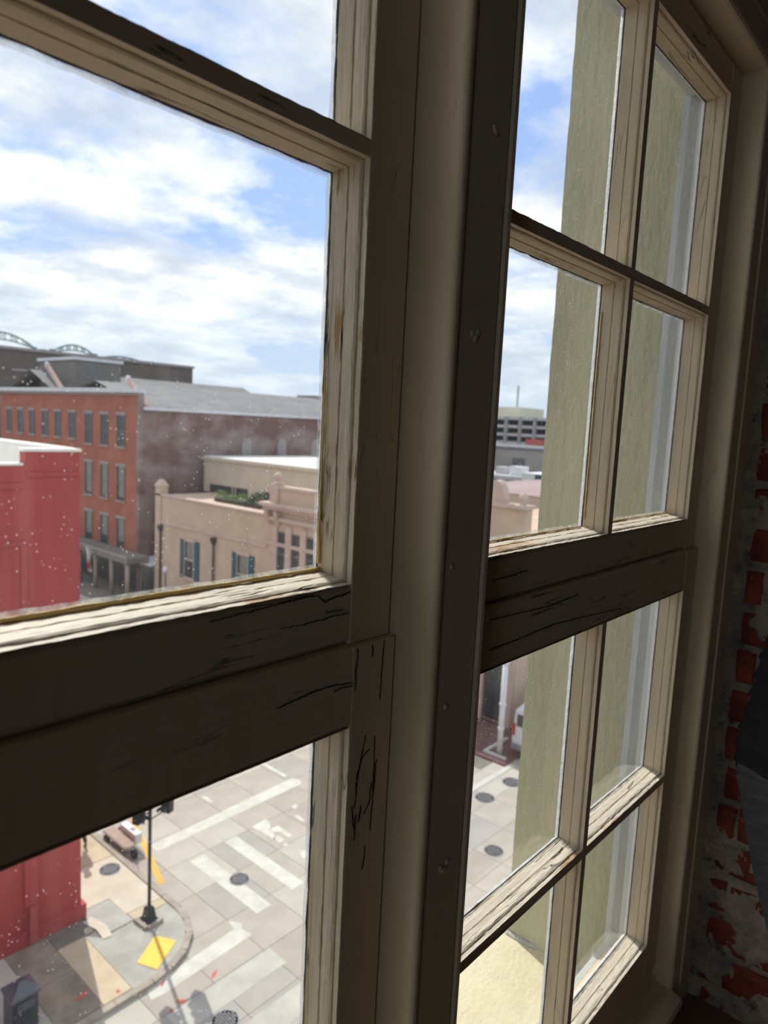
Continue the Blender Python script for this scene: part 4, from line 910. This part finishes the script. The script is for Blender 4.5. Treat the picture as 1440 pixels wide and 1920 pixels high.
for y in (37.0, 36.0, 31.2, 26, 21, 17.6):
    T(MB().loft([[(XB - .45, y - .16, 8.95), (XB, y - .16, 8.95), (XB, y + .16, 8.95), (XB - .45, y + .16, 8.95)], [(XB - .35, y - .16, 8.5), (XB, y - .16, 8.5), (XB, y + .16, 8.5), (XB - .35, y + .16, 8.5)], [(XB - .12, y - .14, 8.0), (XB, y - .14, 8.0), (XB, y + .14, 8.0), (XB - .12, y + .14, 8.0)]]).build('bracket', 'tan_trim'))
for y in (36.35, 34.95, 33.5, 32.1, 30.7): T(MB().box(XB - .12, XB + .02, y - .28, y + .28, 0, 8.0).build('pilaster', 'tan_trim'))
for (a, b) in ((35.25, 36.02), (33.80, 34.62), (32.40, 33.2), (31.0, 31.8)): west_window(tb, XB, a, b, 4.6, 7.60, frame='frame_grey', lintel=False)
# corner pavilion towards the street
T(MB().box(XB - .12, XB + .5, 17.42, 19.6, 9.48, 11.22).build('corner_attic', 'tan_stucco'))
T(MB().box(XB - .30, XB + .6, 17.3, 19.7, 11.22, 11.40).build('corner_coping', 'tan_trim'))
pr = [(19.35 + .62 * math.cos(t), 11.6 + .92 * math.sin(t)) for t in [math.pi * k / 14 for k in range(15)]] + [(18.73, 11.40), (19.97, 11.40)]
mb = MB(); n = len(pr); mb.add([(XB - .1, a, b) for a, b in pr] + [(XB + .4, a, b) for a, b in pr], [tuple(range(n)), tuple(range(2 * n - 1, n - 1, -1))] + [(q, (q + 1) % n, (q + 1) % n + n, q + n) for q in range(n)])
T(mb.build('arched_gable', 'tan_trim'))
T(MB().lathe((XB + .1, 17.75, 11.40), [(.20, 0), (.10, .12), (.12, .2), (.22, .34), (.20, .46), (.08, .60), (.02, .66)], 14).build('finial', 'tan_trim', smooth=True))
for (a, b, s1, s2) in ((45.82, 47.13, 45.13, 47.67), (39.14, 40.48, 38.49, 41.01)):
    west_window(tb, XB, a, b, 2.48, 5.42, frame='cream_wall', wall_mat_sill='tan_trim', blind=.55)
    for (p, q) in ((s1, a - .04), (b + .04, s2)):
        sh = T(MB().box(XB - .07, XB - .005, p, q, 2.46, 5.46).build('shutter', 'shutter_teal'))
        for k in range(16):
            z = 2.60 + k * .172; o = MB().loft([[(XB - .10, p + .07, z), (XB - .07, p + .07, z), (XB - .05, p + .07, z + .12), (XB - .07, p + .07, z + .12)], [(XB - .10, q - .07, z), (XB - .07, q - .07, z), (XB - .05, q - .07, z + .12), (XB - .07, q - .07, z + .12)]]).build('louvre', 'shutter_teal'); o.parent = sh
for y in (50.45, 43.2):
    d = T(MB().tube([(XB - .14, y, -.05), (XB - .14, y, 5.9)], .075, 10).build('downspout', 'downspout', smooth=True))
    o = MB().loft([[(XB - .22, y - .10, 5.65), (XB - .04, y - .10, 5.65), (XB - .04, y + .10, 5.65), (XB - .22, y + .10, 5.65)], [(XB - .30, y - .22, 6.0), (XB - .02, y - .22, 6.0), (XB - .02, y + .22, 6.0), (XB - .30, y + .22, 6.0)], [(XB - .30, y - .22, 6.15), (XB - .02, y - .22, 6.15), (XB - .02, y + .22, 6.15), (XB - .30, y + .22, 6.15)]]).build('leader_head', 'downspout'); o.parent = d
# dark ground-floor bays towards the corner
for k in range(6): T(MB().box(XB - .05, XB + .02, 17.9 + 1.75 * k, 19.2 + 1.75 * k, .1, 3.6).build('shop_window', 'shop_dark'))
for k in range(6): T(MB().box(XB - .22, XB + .02, 17.45 + 1.75 * k, 17.88 + 1.75 * k, 0, 4.1).build('ground_pilaster', 'tan_trim'))
# roof-top extension and terrace shrub
T(MB().box(36, 48, 37.2, 52.7, 8.5, 11.25).build('roof_storey', 'cream_wall'))
T(MB().box(35.85, 48.2, 37.0, 52.85, 11.25, 11.48).build('roof_storey_fascia', 'cream_wall'))
T(MB().box(35.95, 48.1, 37.1, 52.75, 11.48, 11.56).build('white_roof', 'roof_white'))
T(MB().box(35.93, 36.02, 46.5, 51.7, 7.9, 9.2).build('ribbon_window', 'window_dark'))
for y in (48.0, 48.4): T(MB().box(35.90, 35.95, y, y + .10, 8.5, 9.2).build('window_mullion', 'cream_wall'))
T(MB().box(35.93, 36.02, 43.6, 44.3, 8.5, 9.2).build('roof_door', 'window_dark'))
mat('leaf', (0.05, 0.11, 0.02), (0.14, 0.24, 0.05), 3, 0.7); mat('leaf_dark', (0.02, 0.055, 0.02), (0.05, 0.10, 0.03), 3, 0.7)
rs = random.Random(5)
def shrub(y0, y1, z0, h, mtn, label):
    root = tag(empty('roof_shrub', (32.6, (y0 + y1) / 2, z0)), label, 'shrub', 'shrubs on the tan building roof')
    MB().box(-.35, .35, -(y1 - y0) / 2, (y1 - y0) / 2, 0, .3).build('planter', 'downspout', root)
    mb = MB()
    for k in range(900):
        y = rs.uniform(-(y1 - y0) / 2, (y1 - y0) / 2); bump = .6 + .4 * math.sin(y * 2.3 + y0); x = rs.gauss(0, .26); z = .25 + h * bump * rs.random() ** .7
        d = Vector((rs.gauss(0, 1), rs.gauss(0, 1), rs.gauss(0, .7))).normalized(); e = d.orthogonal().normalized(); L = rs.uniform(.10, .20)
        p = Vector((x, y, z)); mb.add([p, p + d * L * .5 + e * L * .25, p + d * L, p + d * L * .5 - e * L * .25], [(0, 1, 2, 3)])
    mb.build('foliage', mtn, root)
shrub(42.0, 45.8, 8.50, .62, 'leaf', 'long light green shrub on the tan building roof terrace')
shrub(40.3, 42.0, 8.50, .95, 'leaf_dark', 'darker round shrub at the right end of the terrace planting')

# ------------------------------------------------------------------ background buildings
mat('dark_wall', (0.10, 0.085, 0.075), (0.15, 0.13, 0.115), 0.25, 0.9, 0.3, 3)
mat('haze_grey', (0.42, 0.43, 0.44), (0.50, 0.51, 0.52), 0.4, 0.9); mat('haze_brown', (0.30, 0.27, 0.25), (0.36, 0.33, 0.31), 0.3, 0.9)
mat('haze_dark', (0.10, 0.11, 0.12), (0.14, 0.15, 0.16), 0.4, 0.6); mat('haze_cream', (0.66, 0.62, 0.46), (0.70, 0.66, 0.5), 0.4, 0.9)
mat('sign_red', (0.50, 0.10, 0.09), (0.55, 0.13, 0.11), 0.5, 0.8); mat('haze_pink', (0.33, 0.235, 0.23), (0.38, 0.28, 0.27), 0.5, 0.9)
mat('haze_white', (0.66, 0.67, 0.68), (0.74, 0.75, 0.76), 0.5, 0.8); mat('bridge_steel', (0.17, 0.25, 0.24), (0.22, 0.31, 0.29), 0.2, 0.7)
db = tag(empty('dark_building', (55, 118, 0)), 'long dark brown windowless building rising behind the brick roofs', 'building')
under(MB().box(25, 72.4, 110, 128, 0, 23.2).build('wall', 'dark_wall'), db); under(MB().box(24.8, 72.6, 109.7, 128.2, 23.2, 23.6).build('coping', 'haze_brown'), db)
under(MB().box(42, 52, 109.85, 110, 20.2, 20.5).build('ledge', 'haze_brown'), db)
lr = tag(empty('far_roofs', (70, 75, 0)), 'low grey roofed building stretching right behind the brick building', 'building')
mb = MB(); mb.loft([[(58.3, 56, 0), (58.3, 74, 0), (58.3, 74, 15.6), (58.3, 65, 17.5), (58.3, 56, 15.2)], [(84, 56, 0), (84, 74, 0), (84, 74, 15.6), (84, 65, 17.5), (84, 56, 15.2)]]); under(mb.build('hall', 'slate_roof'), lr)
under(MB().box(58.6, 63, 63.5, 66.5, 17.0, 18.1).build('roof_vent', 'haze_brown'), lr)
for k, (x, y) in enumerate(((70, 60), (76, 62), (66, 61.5))): under(MB().box(x, x + 1.6, y, y + 1.2, 15.9, 16.9).build('skylight', 'haze_white'), lr)
br = tag(empty('bridge_truss', (110, 260, 0)), 'pale green steel bridge truss humps above the dark building', 'bridge')
def hump(x0, x1, zb, zt, name='truss_span'):
    n = 12; up = []; lo = []
    for i in range(n + 1):
        t = i / n; x = x0 + (x1 - x0) * t; up.append((x, 260, zb + (zt - zb) * math.sin(math.pi * t) ** .8)); lo.append((x, 260, zb + (zt - zb) * .45 * math.sin(math.pi * t)))
    mb = MB(); mb.tube(up, .30, 5)
    mb.tube(lo, .24, 5)
    for i in range(1, n): mb.tube([up[i], lo[i]], .15, 4); mb.tube([lo[i], up[i - 1] if i % 2 else up[i + 1]], .15, 4)
    under(mb.build(name, 'bridge_steel'), br)
hump(84, 107, 35.5, 39.8); hump(113, 129, 34.8, 38.3); hump(129, 150, 34.0, 36.0); hump(107, 113, 34.6, 35.4)
for x in (84, 107, 113, 129): under(MB().tube([(x, 260, 0), (x, 260, 36)], .9, 8).build('pier', 'bridge_steel'), br)

pg = tag(empty('parking_garage', (135, 76, 0)), 'pale grey open parking deck far off in the right window', 'building')
for z in (10.6, 12.3, 14.0, 15.7, 17.4): under(MB().box(130, 160, 58, 100, z, z + .6).build('deck', 'haze_grey'), pg)
for y in (60.3, 63.7, 67.1, 70.5, 73.9, 77.3, 80.7, 84.1, 87.5, 90.9, 94.3): under(MB().box(129.7, 130.5, y - .3, y + .3, 0, 18.0).build('column', 'haze_brown'), pg)
under(MB().box(134, 160, 58, 100, 0, 17.4).build('back_wall', 'haze_dark'), pg)
under(MB().box(129.4, 129.7, 70.0, 75.4, 12.4, 13.6).build('red_sign', 'sign_red'), pg)
yb = tag(empty('cream_block', (150, 90, 0)), 'cream roof block with a thin mast above the parking deck', 'building')
under(MB().box(162, 175, 97, 120, 0, 21.3).build('wall', 'haze_cream'), yb); under(MB().tube([(165, 99.5, 21), (165, 99.5, 27.0)], .22, 6).build('mast', 'bridge_steel'), yb)
nb = tag(empty('brown_block', (82, 46, 0)), 'low brown building with one dark square window in the right window', 'building')
under(MB().box(75, 92, 30, 58, 0, 12.9).build('wall', 'haze_brown'), nb); under(MB().box(74.8, 92.2, 29.8, 58.2, 12.9, 13.1).build('coping', 'haze_dark'), nb); under(MB().box(74.9, 75.0, 43.6, 45.3, 10.7, 11.8).build('window', 'haze_dark'), nb)
wb = tag(empty('white_block', (70, 44, 0)), 'small white building below the brown block in the right window', 'building')
under(MB().box(66, 72.8, 33, 38.6, 0, 10.7).build('wall', 'haze_white'), wb); under(MB().box(66, 72.8, 38.6, 46, 0, 10.2).build('side_wall', 'haze_grey'), wb); under(MB().box(65.9, 66, 36.2, 37.0, 9.9, 10.6).build('window', 'shutter_teal'), wb)
for k in range(3): under(MB().box(65.9, 66, 39.5 + 1.9 * k, 40.5 + 1.9 * k, 8.8, 9.8).build('window', 'haze_dark'), wb)
for k, (x, y, dx, dy, dz, mm) in enumerate(((67.5, 39.6, 1.6, 1.5, 1.0, 'haze_white'), (68.0, 42.0, 1.4, 1.2, .8, 'haze_grey'), (67.2, 44.2, 1.2, 1.2, 1.1, 'haze_dark'), (67.0, 34.6, 1.5, 1.3, .5, 'haze_grey'))):
    z0 = 10.7 if y < 38 else 10.2
    under(MB().box(x, x + dx, y, y + dy, z0, z0 + dz).build('roof_unit', mm, bevel=.05), wb)
pk = tag(empty('pink_roof_building', (52, 24, 0)), 'cream building with a pink roof beyond the tan corner', 'building')
under(MB().box(49, 62, 18, 34, 0, 10.1).build('wall', 'cream_wall'), pk)
mb = MB(); mb.loft([[(48.8, 17.8, 10.1), (62, 17.8, 10.1), (62, 17.8, 10.45), (51, 17.8, 10.45)], [(48.8, 34.2, 10.1), (62, 34.2, 10.1), (62, 34.2, 10.45), (51, 34.2, 10.45)]]); under(mb.build('roof', 'haze_pink'), pk)

# ------------------------------------------------------------------ far corner seen in the right window
fs_ = tag(MB().box(26.9, 60, 15.55, 17.40, ROAD, -0.03).build('sidewalk', 'brick_paving'), 'purple-brown brick sidewalk at the foot of the tan building', 'sidewalk', kind='structure')
o = MB().box(26.7, 30.4, 17.40, 52, ROAD, -0.03).build('side_stretch', 'brick_paving'); o.parent = fs_
mat('kerb_white', (0.50, 0.48, 0.45), (0.58, 0.56, 0.53), 3, 0.9)
lk = tag(empty('edging_kerb', (27.3, 16.9, -0.03)), 'pale L-shaped kerb around the foot of the white pole', 'kerb')
under(MB().box(27.25, 27.40, 15.75, 16.95, -.03, .07).build('kerb_arm', 'kerb_white'), lk); under(MB().box(27.40, 29.3, 16.80, 16.95, -.03, .07).build('kerb_arm', 'kerb_white'), lk)
for (x0, x1, y0, y1) in ((23.8, 27.3, 15.25, 15.52),):
    o = MB().box(x0, x1, y0, y1, ROAD, ROAD + .02).build('gutter_strip', 'kerb_white'); o.parent = road
wp = tag(empty('white_pole', (27.62, 16.28, -.03)), 'white painted steel pole with collars beside the van', 'pole')
MB().tube([(0, 0, 0), (0, 0, 4.5)], .13, 14).build('shaft', 'haze_white', wp, smooth=True)
for z in (1.25, 2.4): MB().tube([(0, 0, z), (0, 0, z + .09)], .16, 14).build('collar', 'haze_white', wp)
MB().lathe((0, 0, 4.4), [(.17, 0), (.20, .1), (.12, .2)], 12).build('cap', 'haze_white', wp)

mat('van_white', (0.62, 0.64, 0.66), (0.68, 0.70, 0.72), 1, 0.3, spec=0.6); mat('tyre', (0.02, 0.02, 0.02), (0.03, 0.03, 0.03), 9, 0.9)
mat('car_glass', (0.03, 0.035, 0.04), (0.05, 0.055, 0.06), 1, 0.08, spec=0.8); mat('tail_red', (0.45, 0.03, 0.02), (0.5, 0.05, 0.03), 4, 0.3); mat('plate', (0.3, 0.3, 0.3), (0.4, 0.4, 0.4), 9, 0.5); mat('bumper', (0.20, 0.20, 0.21), (0.25, 0.25, 0.26), 4, 0.6)
vn = tag(empty('van', (30.5, 15.0, -.03)), 'white delivery van parked with its rear to the crossing', 'van')
def vsec(x, wb_, wt, z0, z1): return [(x, -wb_, z0), (x, -wb_ - .03, z0 + .5), (x, -wb_, z0 + 1.0), (x, -wt, z1 - .18), (x, -wt + .18, z1), (x, wt - .18, z1), (x, wt, z1 - .18), (x, wb_, z0 + 1.0), (x, wb_ + .03, z0 + .5), (x, wb_, z0)]
MB().loft([vsec(-2.42, .90, .80, .45, 2.26), vsec(-2.36, .95, .86, .40, 2.36), vsec(-2.0, .97, .88, .38, 2.40), vsec(1.2, .97, .88, .38, 2.40), vsec(1.7, .96, .84, .38, 2.0), vsec(2.1, .95, .80, .38, 1.45), vsec(2.55, .86, .72, .42, 1.1)]).build('body', 'van_white', vn)
MB().box(-2.55, -2.38, -.92, .92, .34, .58).build('bumper', 'bumper', vn, bevel=.03)
for sy in (-1, 1):
    MB().box(-2.44, -2.36, sy * .86 - .07, sy * .86 + .07, .95, 1.55).build('tail_lamp', 'tail_red', vn, bevel=.01)
    MB().box(-2.445, -2.40, sy * .40 - .33, sy * .40 + .33, 1.45, 2.02).build('rear_window', 'car_glass', vn, bevel=.01)
    for x in (-1.5, 1.6):
        wl = MB().tube([(x, sy * .78, .34), (x, sy * .99, .34)], .34, 20).build('wheel', 'tyre', vn); h = MB().tube([(x, sy * .96, .34), (x, sy * 1.0, .34)], .18, 14).build('hub', 'bumper'); h.parent = wl
MB().box(-2.455, -2.41, -.26, .26, .72, .90).build('number_plate', 'plate', vn); MB().box(-2.45, -2.40, -.012, .012, .60, 2.15).build('door_seam', 'bumper', vn)

mat('cart_grey', (0.36, 0.355, 0.34), (0.43, 0.42, 0.40), 3, 0.4); mat('deck_brown', (0.26, 0.17, 0.13), (0.34, 0.23, 0.18), 3, 0.6)
ca = tag(empty('utility_cart', (11.75, 21.4, ROAD)), 'small grey cart with a brown deck and white box at the curb', 'cart')
dp = [(-.30, 1.1), (.10, 1.1), (.12, -.25), (.02, -.42), (-.16, -.46), (-.28, -.36)]
MB().prism([(x * 1.08, y * 1.05) for x, y in dp], .30, .36).build('deck_rim', 'cart_grey', ca, bevel=.008); MB().prism(dp, .361, .385).build('deck', 'deck_brown', ca)
MB().box(.14, .40, -.30, .75, .26, .62).build('box', 'van_white', ca, bevel=.03); MB().box(.20, .34, -.02, .22, .621, .63).build('box_label', 'bumper', ca)
MB().tube([(-.05, -.55, .30), (-.05, -.62, .62), (-.22, -.60, .70)], .018, 8).build('handlebar', 'cart_grey', ca)
for x, y in ((-.06, -.60), (-.30, .85), (.30, .95)):
    wl = MB().tube([(x - .05, y, .16), (x + .05, y, .16)], .16, 18).build('wheel', 'tyre', ca); h = MB().tube([(x - .055, y, .16), (x + .055, y, .16)], .06, 10).build('hub', 'bumper'); h.parent = wl
MB().box(-.10, -.02, -.62, 1.0, .24, .30).build('frame', 'cart_grey', ca)

# small street lamp in front of the tan wing
lp = tag(empty('street_lamp', (29.2, 47.6, -.03)), 'slim street lamp with a pale globe in front of the tan wing', 'street lamp')
MB().tube([(0, 0, 0), (0, 0, 2.9)], [.09, .05], 10).build('post', 'downspout', lp); MB().lathe((0, 0, 2.9), [(.06, 0), (.17, .1), (.22, .28), (.15, .45), (.04, .52)], 12).build('globe', 'haze_white', lp, smooth=True)

# ------------------------------------------------------------------ pedestrian by the red building
mat('skin', (0.36, 0.20, 0.13), (0.42, 0.24, 0.16), 8, 0.6); mat('trousers', (0.02, 0.02, 0.025), (0.035, 0.035, 0.04), 8, 0.9); mat('shirt', (0.52, 0.53, 0.56), (0.60, 0.61, 0.63), 5, 0.9); mat('hair', (0.02, 0.015, 0.012), (0.035, 0.025, 0.02), 20, 0.7); mat('shoe_black', (0.012, 0.012, 0.012), (0.02, 0.02, 0.02), 9, 0.6)
pe = tag(empty('person', (10.62, 22.55, 0.0)), 'walking pedestrian in dark trousers, black shoes and pale shirt on the sidewalk', 'person')
def skin(name, verts, edges, radii, mtn, root_i=0, parent=pe, sub=2):
    me = bpy.data.meshes.new(name); me.from_pydata(verts, edges, []); o = bpy.data.objects.new(name, me); COL.objects.link(o)
    o.modifiers.new('skin', 'SKIN'); 
    if not me.skin_vertices:
        bpy.context.view_layer.objects.active = o
        with bpy.context.temp_override(object=o, active_object=o): bpy.ops.mesh.customdata_skin_add()
    for i, r in enumerate(radii): me.skin_vertices[0].data[i].radius = (r, r) if not isinstance(r, tuple) else r
    me.skin_vertices[0].data[root_i].use_root = True
    s = o.modifiers.new('sub', 'SUBSURF'); s.levels = sub; s.render_levels = sub
    dg = bpy.context.evaluated_depsgraph_get(); nm = bpy.data.meshes.new_from_object(o.evaluated_get(dg)); bpy.data.objects.remove(o)
    nm.materials.clear(); nm.materials.append(MATS[mtn])
    for p in nm.polygons: p.use_smooth = True; p.material_index = 0
    o = bpy.data.objects.new(name, nm); COL.objects.link(o); o.parent = parent; return o
V = [(0, 0, .95), (0, .01, 1.15), (0, .02, 1.38), (0, .02, 1.50), (0, .03, 1.58), (0, .04, 1.68), (0, .02, 1.76),
     (-.19, .02, 1.42), (-.24, -.06, 1.15), (-.23, .06, .93), (-.22, .10, .84), (.19, .02, 1.42), (.24, .10, 1.15), (.23, .26, .97), (.22, .32, .90),
     (-.09, 0, .90), (-.10, .12, .50), (-.10, -.02, .10), (-.10, .10, .04), (.09, 0, .90), (.10, .02, .50), (.10, -.26, .16), (.10, -.18, .05)]
E_ = [(0, 1), (1, 2), (2, 3), (3, 4), (4, 5), (5, 6), (2, 7), (7, 8), (8, 9), (9, 10), (2, 11), (11, 12), (12, 13), (13, 14), (0, 15), (15, 16), (16, 17), (17, 18), (0, 19), (19, 20), (20, 21), (21, 22)]
Rr = [.13, .12, .13, .055, .075, .095, .06, .055, .042, .034, .03, .055, .042, .034, .03, .085, .06, .042, .035, .085, .06, .042, .035]
skin('body', V, E_, Rr, 'skin')
skin('shirt', [V[0], V[1], V[2], V[7], V[8], V[11], V[12]], [(0, 1), (1, 2), (2, 3), (3, 4), (2, 5), (5, 6)], [.155, .145, .155, .075, .062, .075, .062], 'shirt')
skin('trousers', [V[0], V[15], V[16], (-.10, -.01, .12), V[19], V[20], (.10, -.25, .18)], [(0, 1), (1, 2), (2, 3), (0, 4), (4, 5), (5, 6)], [.15, .11, .08, .065, .11, .08, .065], 'trousers')
skin('hair', [(0, .01, 1.72), (0, 0, 1.79), (0, -.03, 1.66)], [(0, 1), (0, 2)], [.105, .06, .08], 'hair')
for a, b in (((-.10, -.04, .055), (-.10, .17, .045)), ((.10, -.28, .10), (.10, -.10, .045))): skin('shoe', [a, b], [(0, 1)], [.055, .045], 'shoe_black')
for s_ in (-1, 1): 
    skin('eye', [(s_ * .035, .125, 1.665), (s_ * .035, .132, 1.665)], [(0, 1)], [.011, .008], 'shoe_black', sub=1)
